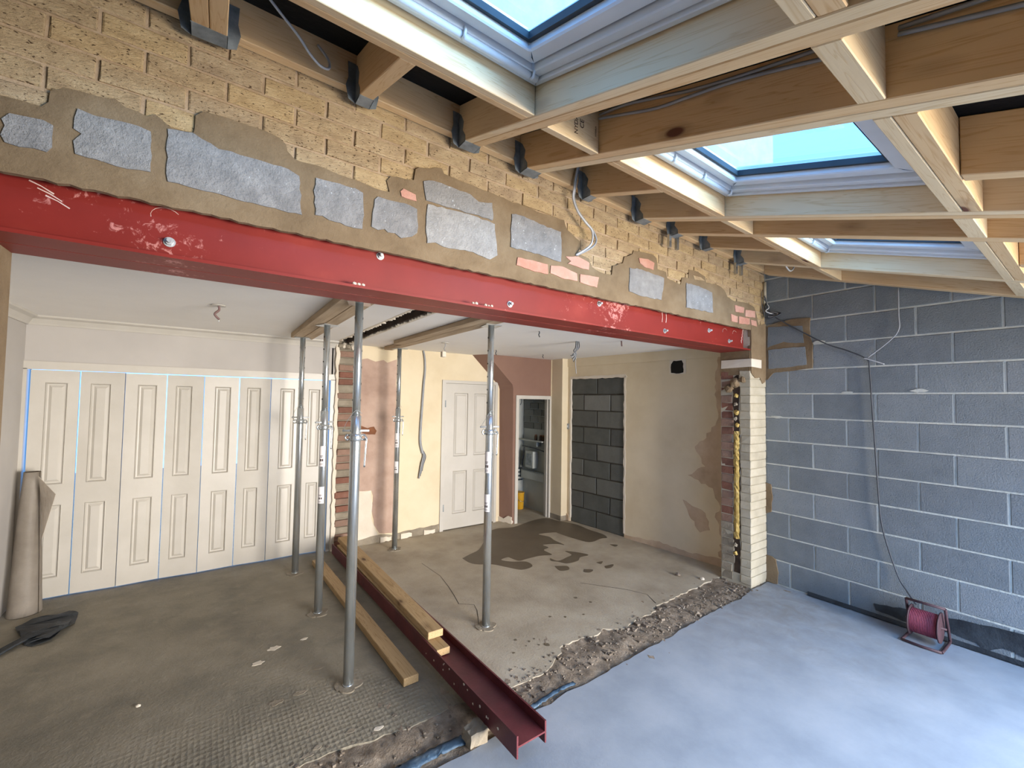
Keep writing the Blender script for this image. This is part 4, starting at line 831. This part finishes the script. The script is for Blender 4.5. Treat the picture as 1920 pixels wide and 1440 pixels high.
def copy_tree(src, parent=None):
    o = src.copy(); C.objects.link(o)
    if parent: o.parent = parent
    for ch in src.children: copy_tree(ch, o)
    return o
props = [('near', -3.728, 0.653, -20, False, 'tall galvanised prop nearest the camera, in front of the brick strip'),
         ('gfar', -3.725, 2.617, -20, False, 'galvanised prop standing closest to the white folding doors'),
         ('gmid', -3.700, 1.667, 20, True, 'galvanised prop with white stickers between two others in the garage row'),
         ('kfar', -2.690, 2.753, 15, True, 'galvanised prop standing close to the pink stripped plaster'),
         ('knear', -2.700, 0.770, -10, True, 'galvanised prop on the bare kitchen floor before the four-panel door')]
src = {}
for nm, x, y, r, stk, lab in props:
    if stk not in src:
        e = empty('steel_prop', (0, 0, 0)); prop_parts(e, stk); src[stk] = e
    else: e = copy_tree(src[stk])
    setp(e, lab, 'prop', 'steel props holding up the ceiling')
    e.location = (x, y, 0.0); e.rotation_euler = (0, 0, math.radians(r))
    e.scale = (1, 1, 1.004 if x < -3 else 1.0)
# ---- boards carried by the props
def plank(label, P0, P1, wd, z0, z1, m, grp, name='timber_board'):
    P0, P1 = Vector((*P0, 0)), Vector((*P1, 0)); d = (P1-P0).normalized(); n = Vector((-d.y, d.x, 0))*wd/2
    z0a, z0b = z0 if isinstance(z0, tuple) else (z0, z0); th = z1
    a, c, f, g = P0+n, P0-n, P1-n, P1+n
    b = B().hexa([(a.x, a.y, z0a), (c.x, c.y, z0a), (f.x, f.y, z0b), (g.x, g.y, z0b), (a.x, a.y, z0a+th), (c.x, c.y, z0a+th), (f.x, f.y, z0b+th), (g.x, g.y, z0b+th)]); b.bevel(0.003)
    return reorient(b.obj(name, m, label=label, cat='board', group=grp), d)
gB = 'boards between props and ceiling'
plank('weathered board against the garage ceiling, left of the pair', (-3.792, 0.33), (-3.775, 2.68), 0.098, 2.286, 0.046, 'board_old', gB)
plank('weathered board against the garage ceiling, right of the pair', (-3.690, 0.30), (-3.672, 2.74), 0.098, 2.286, 0.046, 'board_old', gB)
plank('long weathered board against the kitchen ceiling', (-2.745, 0.45), (-2.74, 2.99), 0.098, 2.276, 0.036, 'board_old', gB)
plank('shorter weathered board beside the long one on the kitchen ceiling', (-2.846, 0.50), (-2.842, 2.40), 0.095, 2.276, 0.036, 'board_old', gB)
# ---- maroon beam lying on the floor, timbers on it
def hsec(): 
    W, H, t, wb = 0.178, 0.102, 0.009, 0.004
    return [(-W/2, 0), (-W/2+t, 0), (-W/2+t, H/2-wb), (W/2-t, H/2-wb), (W/2-t, 0), (W/2, 0), (W/2, H), (W/2-t, H), (W/2-t, H/2+wb), (-W/2+t, H/2+wb), (-W/2+t, H), (-W/2, H)]
p0, p1 = Vector((-3.166, -0.395, 0.062)), Vector((-3.232, 2.93, 0.022)); d = (p1-p0).normalized(); sx = Vector((d.y, -d.x, 0)).normalized(); up = sx.cross(d)
B().prism(hsec(), lambda u, v, t: tuple(p0+d*t+sx*u+up*v), 0.0, (p1-p0).length).obj('steel_beam', 'maroon_steel', label='dark maroon steel beam lying on the floor towards the camera', cat='beam')
b = B()
for k in range(14):
    t = random.uniform(0.05, 1.0); q = p0+d*t+sx*(-0.0895)+up*random.uniform(0.03, 0.09); r = random.uniform(0.003, 0.008)
    b.prism([(r*math.cos(a)*random.uniform(.6, 1.3), r*math.sin(a)*random.uniform(.6, 1.3)) for a in [j*math.pi/4 for j in range(8)]], lambda u, v, dd: tuple(q+d*u+up*v-sx*dd), 0, 0.002)
sp = b.obj('plaster_splash', 'bare_plaster', bpy.data.objects['steel_beam.001'], kind='stuff')
gP = 'loose timbers on the floor'
plank('sawn timber lying in the trough of the maroon beam', (-3.215, 0.44), (-3.245, 2.85), 0.090, (0.112, 0.088), 0.042, 'plank', gP, 'loose_timber')
plank('upper sawn timber stacked on another along the maroon beam', (-3.205, 0.575), (-3.205, 2.95), 0.105, (0.155, 0.131), 0.046, 'plank', gP, 'loose_timber')
plank('pale sawn timber lying flat on the garage floor among the props', (-3.418, 0.45), (-3.502, 2.75), 0.095, 0.003, 0.047, 'plank', gP, 'loose_timber')
# support under the beam end
b = B().box(-3.365, -3.262, -0.165, -0.075, -0.03, 0.065)
for v in b.bm.verts: v.co += Vector((random.uniform(-.012, .012), random.uniform(-.012, .012), random.uniform(-.008, .004)))
bmesh.ops.subdivide_edges(b.bm, edges=list(b.bm.edges), cuts=3, use_grid_fill=True)
for v in b.bm.verts: v.co += Vector((noise.noise(v.co*40), noise.noise(v.co*40+Vector((9, 0, 0))), noise.noise(v.co*40+Vector((0, 9, 0)))))*0.012
b.obj('broken_block', 'grey_mortar', label='broken pale block wedged beside the near end of the maroon beam', cat='block')
b = B().box(-3.235, -3.10, -0.10, -0.0, -0.02, 0.053); b.bevel(0.006); b.obj('brick_packer', 'grey_mortar', label='grey packer under the maroon beam by the slab edge', cat='brick')
# ---- cable reel by the block wall
rx, ry = -0.155, -1.16
e = empty('cable_reel', (rx, ry, 0), 'red drum cable reel on a dark tube stand by the block wall', 'cable reel')
ax = Vector((0, 1, 0))
def drum(b, y0, y1, r0, r1, seg=24, hole=0.0):
    A = [[b.bm.verts.new((rx+r*math.cos(2*math.pi*j/seg), y, 0.135+r*math.sin(2*math.pi*j/seg))) for j in range(seg)] for y, r in ((y0, r0), (y1, r1))]
    for j in range(seg): b.bm.faces.new((A[0][j], A[0][(j+1) % seg], A[1][(j+1) % seg], A[1][j])).smooth = True
    b.bm.faces.new(A[0][::-1]); b.bm.faces.new(A[1])
b = B(); drum(b, ry-0.075, ry+0.075, 0.078, 0.078); b.obj('drum', 'reel_red', e)
for y in (ry-0.083, ry+0.075): b = B(); drum(b, y, y+0.008, 0.105, 0.105); b.obj('drum_flange', 'reel_frame', e)
b = B()
for k in range(17):
    yy = ry-0.068+0.0085*k; b.tube([(rx+0.083*math.cos(t), yy+0.008*t/6.28, 0.135+0.081*math.sin(t)) for t in [j*math.pi/9 for j in range(19)]], 0.005, 5)
b.obj('wound_cable', 'reel_red', e)
for y in (ry-0.105, ry+0.105):
    B().tube(smooth_path([(rx-0.12, y, 0.012), (rx+0.10, y, 0.012), (rx+0.105, y, 0.05), (rx+0.03, y, 0.20), (rx+0.0, y, 0.275)], 5), 0.009, 8).obj('stand_leg', 'reel_frame', e)
B().tube([(rx-0.12, ry-0.105, 0.012), (rx-0.13, ry, 0.012), (rx-0.12, ry+0.105, 0.012)], 0.009, 8).obj('stand_foot', 'reel_frame', e)
B().tube([(rx, ry-0.105, 0.275), (rx, ry+0.105, 0.275)], 0.010, 8).obj('carry_handle', 'reel_frame', e)
B().tube([(rx, ry-0.11, 0.135), (rx, ry+0.11, 0.135)], 0.008, 8).obj('axle', 'reel_frame', e)
# ---- cables
def cable(label, pts, r, m, cat='cable', name='cable', grp=None, k=6): return B().tube(smooth_path(pts, k), r, 7).obj(name, m, label=label, cat=cat, group=grp)
cx = -0.026
cable('dark cable running down the block wall to the red reel', [(cx, y, z) for y, z in [(-0.045,2.639),(-0.085,2.562),(-0.202,2.468),(-0.314,2.388),(-0.523,2.243),(-0.677,2.169),(-0.804,2.091),(-0.824,2.015),(-0.837,1.708),(-0.851,1.405),(-0.864,1.105),(-0.88,0.811),(-0.917,0.61),(-0.982,0.381)]]+[(-0.05, -1.04, 0.29), (-0.11, -1.10, 0.235)], 0.0055, 'dark_cable')
cable('grey cable dropping from the end rafter down the block wall', [(cx-0.002, y, z) for y, z in [(-1.014,2.64),(-1.014,2.428),(-1.013,2.309),(-0.953,2.222),(-0.814,2.10)]], 0.005, 'grey_cable')
cable('short pale cable end tied at the cable junction on the block wall', [(cx-0.011, y, z) for y, z in [(-0.793,2.096),(-0.856,2.07),(-0.923,2.04)]], 0.0045, 'white_cable')
for i, (o, lab) in enumerate(((0.0, 'grey cable looped down the brick wall from the wall plate, left strand'), (0.026, 'grey cable looped down the brick wall from the wall plate, right strand'))):
    P = [(-2.60,3.20),(-2.625,3.10),(-2.634,3.036),(-2.630,2.976),(-2.6,2.9),(-2.538,2.847),(-2.48,2.808),(-2.47+o,2.751),(-2.498+o*0.6,2.695),(-2.559,2.644)]
    cable(lab, [(x+o*0.35, (-0.07 if z > 3.0 else -0.055-0.02*math.sin((3-z)*8))+(0.05 if j == len(P)-1 else 0), z) for j, (x, z) in enumerate(P)], 0.0065, 'grey_cable' if i else 'white_cable')
cable('white cable loop hanging between rafters above the big patch block', [(x, -0.20+0.02*i, z) for i, (x, z) in enumerate([(-4.36,3.24),(-4.30,3.20),(-4.22,3.145),(-4.17,3.105),(-4.125,3.09),(-4.09,3.11),(-4.09,3.16),(-4.13,3.22)])], 0.0055, 'white_cable')
for i, z in enumerate((0.172, 0.145)):
    for seg, (ya, yb) in enumerate(((-0.69, -1.60), (-1.72, -3.05))):
        cable(('upper' if i == 0 else 'lower')+' grey cable clipped to a dark rafter side, '+('before the nogging' if seg == 0 else 'beyond the nogging'), [rz(-3.052-0.004*math.sin(k*2.1+i)-0.006, ya+(yb-ya)*k/6, z+0.010*math.sin(k*1.3+i*2)) for k in range(7)], 0.006, 'grey_cable')
cable('white cable bridging the two last rafters by the corner', [rz(-0.57, -0.42, 0.02), rz(-0.50, -0.43, -0.02), rz(-0.42, -0.43, 0.03), rz(-0.40, -0.43, 0.12)], 0.006, 'white_cable')
# corner knot of wires
e = empty('wire_bundle', (-0.03, -0.03, 2.55), 'tangle of dark wires in the corner beside the beam end', 'wires')
for k in range(6):
    ph = k*1.1; B().tube(smooth_path([(-0.03-0.01*k % 0.03, -0.02, 2.78-0.01*k), (-0.035, -0.03, 2.70), (-0.05-0.02*math.sin(ph), -0.04-0.02*math.cos(ph), 2.64), (-0.06-0.03*math.cos(ph), -0.05, 2.60-0.015*k), (-0.03, -0.10-0.012*k, 2.57), (-0.022, -0.07, 2.60)]), 0.005, 6).obj('wire', 'dark_cable' if k % 3 else 'white_cable', e)
B().tube(smooth_path([(-0.10, -0.02, 2.80), (-0.11, -0.02, 2.70), (-0.09, -0.03, 2.60), (-0.07, -0.04, 2.53), (-0.045, -0.05, 2.57)]), 0.004, 6).obj('wire', 'dark_cable', e)
B().tube([(-0.03, -0.014, 2.66), (-0.03, -0.014, 2.90)], 0.016, 8).obj('foam_bead', 'white_paintedbrick', e)
# hanging ends from ceilings
def pendant(label, x, y, zc, ln, r, m, rose=True, bend=0.02):
    e = empty('hanging_cable', (x, y, zc-ln), label, 'cable')
    B().tube(smooth_path([(x, y, zc), (x+0.004, y, zc-ln*0.35), (x-bend, y-bend, zc-ln*0.7), (x+bend*0.3, y, zc-ln)]), r, 6).obj('cable', m, e)
    if rose: B().lathe([(0.045, zc-0.008), (0.042, zc-0.001)], x, y, 20).obj('ceiling_plate', 'white_gloss', e)
    return e
e = pendant('brown pendant cable end hanging from the garage ceiling', -4.43, 1.60, 2.335, 0.10, 0.008, 'brown_cable')
B().tube([(-4.428, 1.60, 2.242), (-4.424, 1.60, 2.215)], 0.003, 6).obj('bare_wire', 'white_cable', e)
e = pendant('bunch of grey cable ends hanging through the kitchen ceiling by the blocked doorway', -1.42, 1.18, 2.315, 0.33, 0.004, 'grey_cable', False, 0.03)
for k in range(5):
    B().tube(smooth_path([(-1.42+0.01*k, 1.18, 2.315), (-1.435+0.012*k, 1.17, 2.25), (-1.47+0.02*math.sin(k), 1.16, 2.21-0.01*k), (-1.43, 1.16, 2.18), (-1.46-0.01*k, 1.17, 2.10+0.015*k)]), 0.0045, 6).obj('cable', 'grey_cable' if k % 2 else 'dark_cable', e)
pendant('short dark cable end poking from the ceiling near the beam', -1.104, 0.86, 2.315, 0.05, 0.007, 'brown_cable', False, 0.025)
pendant('short dark cable end in the ceiling right of the kitchen prop', -2.10, 0.93, 2.315, 0.05, 0.005, 'dark_cable', False, 0.02)
pendant('tiny cable end in the ceiling before the brown bulkhead', -1.611, 2.384, 2.315, 0.06, 0.005, 'dark_cable', False, 0.02)
pendant('tiny curved cable end in the ceiling above the low doorway', -0.887, 2.366, 2.315, 0.05, 0.005, 'dark_cable', False, 0.03)
e = pendant('pendant flex with a small lampholder box near the kitchen back wall', -2.397, 2.18, 2.315, 0.10, 0.004, 'grey_cable')
B().box(-2.44, -2.395, 2.15, 2.20, 2.155, 2.215).bevel(0.004).obj('lampholder', 'bare_plaster', e)
# cable chased down the kitchen back wall
e = empty('wall_cable', (-2.27, 3.07, 0.72), 'grey cable dangling down the cream back wall beside the door', 'cable')
B().tube(smooth_path([(x, 3.068, z) for x, z in [(-2.262,2.314),(-2.24,2.2),(-2.235,2.05),(-2.248,1.891),(-2.262,1.622),(-2.275,1.354),(-2.275,1.154),(-2.24,1.02)]]), 0.011, 6, r1=0.018).obj('cable', 'grey_cable', e)
for k in range(4): B().tube(smooth_path([(-2.245, 3.066, 1.06), (-2.235+0.01*k, 3.06, 0.98), (-2.26+0.008*k, 3.055, 0.88), (-2.285+0.012*k, 3.06, 0.71+0.03*k)]), 0.009, 6).obj('cable_end', 'dark_cable' if k % 2 else 'grey_cable', e)
# vent hole in the kitchen wall
e = empty('vent_hole', (KX(0.92), 0.92, 2.03), 'black square vent hole with a pale rim high on the kitchen wall', 'vent')
B().prism([(0.82, 2.035), (1.02, 2.035), (1.02, 2.205), (0.82, 2.205)], FK, -0.004, 0.003).obj('rim', 'bare_plaster', e)
B().prism(rough_poly([(0.85, 2.05), (0.90, 2.04), (1.0, 2.05), (1.0, 2.15), (0.97, 2.19), (0.87, 2.19), (0.85, 2.15)], 0.006, 0.03), FK, -0.006, 0.003).obj('opening', 'black_hole', e)
e = empty('wall_socket', (KX(2.6), 2.61, 1.28), 'small grey switch box left of the blocked-up doorway', 'switch')
B().prism([(2.585, 1.30), (2.635, 1.30), (2.635, 1.38), (2.585, 1.38)], FK, -0.012, 0.0).bevel(0.003).obj('box', 'galv_dark', e)
B().prism([(2.60, 1.325), (2.618, 1.325), (2.618, 1.355), (2.60, 1.355)], FK, -0.016, -0.011).obj('rocker', 'white_plastic', e)
# ---- leaning roll of lining
e = empty('lining_roll', (-5.57, 2.88, 0), 'beige roll of sheet lining leaning in the corner by the folding doors', 'roll')
b = B(); V = []; seg = 40; nz = 12
for i in range(nz+1):
    f = i/nz; r0 = 0.098-0.048*f; row = []
    cxx, cyy = -5.572-0.012*f, 2.88+0.06*f
    for j in range(seg+1):
        t = 2*math.pi*1.25*j/seg-0.4; r = r0*(1-0.12*j/seg)+0.004*noise.noise(Vector((t*1.3, f*4, 0)))
        row.append(b.bm.verts.new((cxx+r*math.cos(t), cyy+r*math.sin(t), 0.004+1.075*f)))
    V.append(row)
for i in range(nz):
    for j in range(seg): b.bm.faces.new((V[i][j], V[i][j+1], V[i+1][j+1], V[i+1][j])).smooth = True
bmesh.ops.solidify(b.bm, geom=list(b.bm.faces), thickness=0.003); b.obj('roll', 'lining_roll', e)
b = B(); P = [(-5.525, 2.85, 1.05), (-5.405, 2.74, 0.92), (-5.475, 2.79, 0.58), (-5.495, 2.85, 0.78)]
v = [b.bm.verts.new(p) for p in P]; b.bm.faces.new(v); bmesh.ops.subdivide_edges(b.bm, edges=list(b.bm.edges), cuts=3, use_grid_fill=True)
bmesh.ops.solidify(b.bm, geom=list(b.bm.faces), thickness=0.003); b.obj('loose_flap', 'lining_roll', e)
# ---- black sacking and leads on the garage floor
e = empty('black_sheeting', (-5.37, 2.45, 0), 'crumpled black sheeting lying on the garage floor by the roll', 'sheeting')
def crumple(poly, z, amp, name, m, parent):
    b = B(); f = b.bm.faces.new([b.bm.verts.new((x, y, z)) for x, y in poly]); bmesh.ops.triangulate(b.bm, faces=[f])
    for _ in range(3): bmesh.ops.subdivide_edges(b.bm, edges=list(b.bm.edges), cuts=1)
    for v in b.bm.verts: v.co.z += max(0, amp*(0.5+noise.noise(Vector((v.co.x*9, v.co.y*9, z*100)))))
    bmesh.ops.solidify(b.bm, geom=list(b.bm.faces), thickness=0.002); return b.obj(name, m, parent)
crumple(TR['SACK'], 0.004, 0.035, 'sheet', 'black_sheet', e)
crumple([(-5.42, 2.40), (-5.24, 2.52), (-5.23, 2.36), (-5.30, 2.24), (-5.40, 2.26)], 0.02, 0.03, 'fold', 'black_sheet', e)
for k in range(5):
    B().tube(smooth_path([(-5.30, 2.46-0.02*k, 0.03), (-5.42, 2.36-0.02*k, 0.03), (-5.55, 2.20-0.03*k, 0.012), (-5.62, 2.0-0.05*k, 0.012)]), 0.008, 6).obj('trailing_cord', 'black_sheet', e)
# ---- damp-proof sheets
P = [(-0.821,0.108),(-1.023,0.142),(-1.202,0.163),(-1.312,0.182),(-1.417,0.189),(-1.515,0.203),(-1.75,0.21),(-2.3,0.2),(-2.3,0.02),(-1.607,0.06),(-1.513,0.075),(-1.439,0.018),(-1.389,0.053),(-1.256,0.07),(-1.127,0.034),(-0.959,0.05),(-0.834,0.06)]
B().prism(rough_poly(P, 0.006, 0.04), FX, -0.0058, -0.003).obj('damp_sheet', 'black_sheet', label='torn black damp-proof sheet along the foot of the block wall', cat='sheet', center=True)
b = B(); V = []
for i in range(60):
    y = -0.35-1.6*i/59; row = []
    for j in range(4):
        row.append(b.bm.verts.new((-0.006-0.007*j-0.010*abs(noise.noise(Vector((y*6, j, 2))))*j/3, y, 0.003+(0.03 if j == 0 else 0.012*abs(noise.noise(Vector((y*14, j*3, 0))))))))
    V.append(row)
for i in range(59):
    for j in range(3): b.bm.faces.new((V[i][j], V[i+1][j], V[i+1][j+1], V[i][j+1]))
b.obj('edge_membrane', 'black_sheet', label='thin dark membrane edge between slab and block wall', cat='sheet')
def blue(label, pts, wd):
    b = B(); V = []
    S_ = smooth_path([(x, y, 0) for x, y in pts], 8)
    for i, q in enumerate(S_):
        row = []
        for j in range(5):
            a = (j/4-0.5); row.append(b.bm.verts.new((q.x+0.01*noise.noise(Vector((i*.7, j, 0))), q.y+a*wd*(0.6+0.4*abs(noise.noise(Vector((i*.3, 1, 0))))), 0.004+0.006*math.cos(a*3)+0.010*noise.noise(Vector((i*.9, j*2, 4))))))
        V.append(row)
    for i in range(len(S_)-1):
        for j in range(4): b.bm.faces.new((V[i][j], V[i+1][j], V[i+1][j+1], V[i][j+1])).smooth = True
    bmesh.ops.solidify(b.bm, geom=list(b.bm.faces), thickness=0.002); return b.obj('blue_membrane', 'blue_sheet', label=label, cat='sheet')
blue('blue plastic membrane poking out right of the maroon beam', [(-2.96, -0.105), (-2.85, -0.09), (-2.72, -0.075), (-2.60, -0.08)], 0.05)
blue('blue plastic membrane at the slab edge left of the maroon beam', [(-3.75, -0.10), (-3.62, -0.09), (-3.50, -0.085), (-3.36, -0.09)], 0.10)
# a few pale chips scattered on the floors
def chip(label, x, y, r, m='bare_plaster', z=0.0):
    b = B(); bmesh.ops.create_icosphere(b.bm, subdivisions=1, radius=r)
    for v in b.bm.verts: v.co = Vector((v.co.x*random.uniform(.7, 1.4), v.co.y*random.uniform(.7, 1.2), max(v.co.z*0.6, -r*0.4)+r*0.4))
    o = b.obj('debris_chip', m, label=label, cat='debris', group='debris chips on the floors'); o.location = (x, y, z+0.0005)
chip('small white plaster chip alone on the brown garage floor', -4.72, 1.10, 0.012)
chip('pale pebble at the slab edge near the pier', -1.17, 0.0, 0.02, 'rubble_stone', 0.0)
chip('pale stone lump on the kitchen floor by the pier', -0.62, 0.55, 0.03, 'rubble_stone')
chip('small pale stone on the kitchen floor near the pier base', -0.50, 0.36, 0.022, 'bare_plaster')
# ---- utility room fittings
ux = -0.262
e = empty('wall_shelf', (ux, 3.25, 1.08), 'narrow shelf with jars in the utility room', 'shelf')
B().box(ux-0.11, ux, 3.0, 3.6, 1.075, 1.095).bevel(0.003).obj('board', 'utility_white', e); B().box(ux-0.09, ux, 3.15, 3.165, 1.0, 1.075).obj('bracket', 'galv_dark', e)
for k, y in enumerate((3.04, 3.10, 3.22)):
    j = B().lathe([(0.022, 0), (0.024, 0.01), (0.024, 0.06), (0.016, 0.07)], 0, 0, 14).obj('jar', 'dark_wood', label=['dark jar nearest the doorway on the utility shelf', 'dark jar in the middle of the utility shelf', 'dark jar farthest along the utility shelf'][k], cat='jar', group='jars on the utility shelf'); j.location = (ux-0.05, y, 1.0955)
    B().lathe([(0.019, 0.07), (0.019, 0.085)], 0, 0, 14).obj('lid', 'rust', j, center=False).matrix_parent_inverse = Matrix()
e = empty('wall_unit', (ux, 3.3, 0.5), 'grey cased pump unit with pipes low on the utility wall', 'appliance')
B().box(ux-0.10, ux-0.001, 3.22, 3.42, 0.66, 0.92).bevel(0.008).obj('case', 'utility_white', e)
B().box(ux-0.104, ux-0.10, 3.25, 3.39, 0.70, 0.88).obj('panel', 'galv_dark', e)
B().tube(smooth_path([(ux-0.05, 3.56, 0.98), (ux-0.05, 3.3, 0.97), (ux-0.05, 3.02, 0.94)]), 0.011, 8).obj('pipe', 'dark_cable', e)
B().tube(smooth_path([(ux-0.06, 3.5, 0.96), (ux-0.08, 3.49, 0.84), (ux-0.07, 3.54, 0.72), (ux-0.08, 3.5, 0.62)]), 0.012, 8).obj('pipe', 'dark_cable', e)
e = empty('slatted_rack', (-0.36, 3.59, 0.42), 'small dark slatted rack on the utility back wall', 'rack')
for k in range(4): B().box(-0.46, -0.27, 3.604, 3.616, 0.42+0.06*k, 0.445+0.06*k).obj('slat', 'gasket', e)
B().box(-0.465, -0.455, 3.59, 3.618, 0.40, 0.66).obj('upright', 'utility_white', e)
e = empty('skirting_duct', (ux, 3.3, 0.5), 'white duct running along the utility wall', 'duct')
B().box(ux-0.06, ux-0.001, 3.0, 3.59, 0.47, 0.60).bevel(0.01).obj('body', 'utility_white', e); B().box(ux-0.065, ux-0.001, 3.0, 3.59, 0.60, 0.61).obj('lip', 'galv_dark', e)
e = empty('yellow_tub', (-0.40, 3.50, 0), 'yellow plastic tub on the utility room floor', 'tub')
B().lathe([(0.055, 0.0), (0.062, 0.005), (0.072, 0.24), (0.078, 0.25), (0.076, 0.262)], -0.40, 3.50, 24).obj('body', 'yellow_plastic', e)
B().tube(smooth_path([(-0.475, 3.50, 0.22), (-0.46, 3.43, 0.15), (-0.40, 3.41, 0.13), (-0.34, 3.43, 0.15), (-0.325, 3.50, 0.22)]), 0.003, 6).obj('handle', 'galv', e)
e = empty('coat_hooks', (-0.5, 2.98, 1.6), 'dark wire hooks hanging inside the low doorway head', 'hooks')
for k in range(2): B().tube(smooth_path([(-0.86+0.09*k, 2.99, 1.74), (-0.85+0.09*k, 3.0, 1.68), (-0.87+0.09*k, 3.0, 1.64)]), 0.005, 6).obj('hook', 'dark_cable', e)
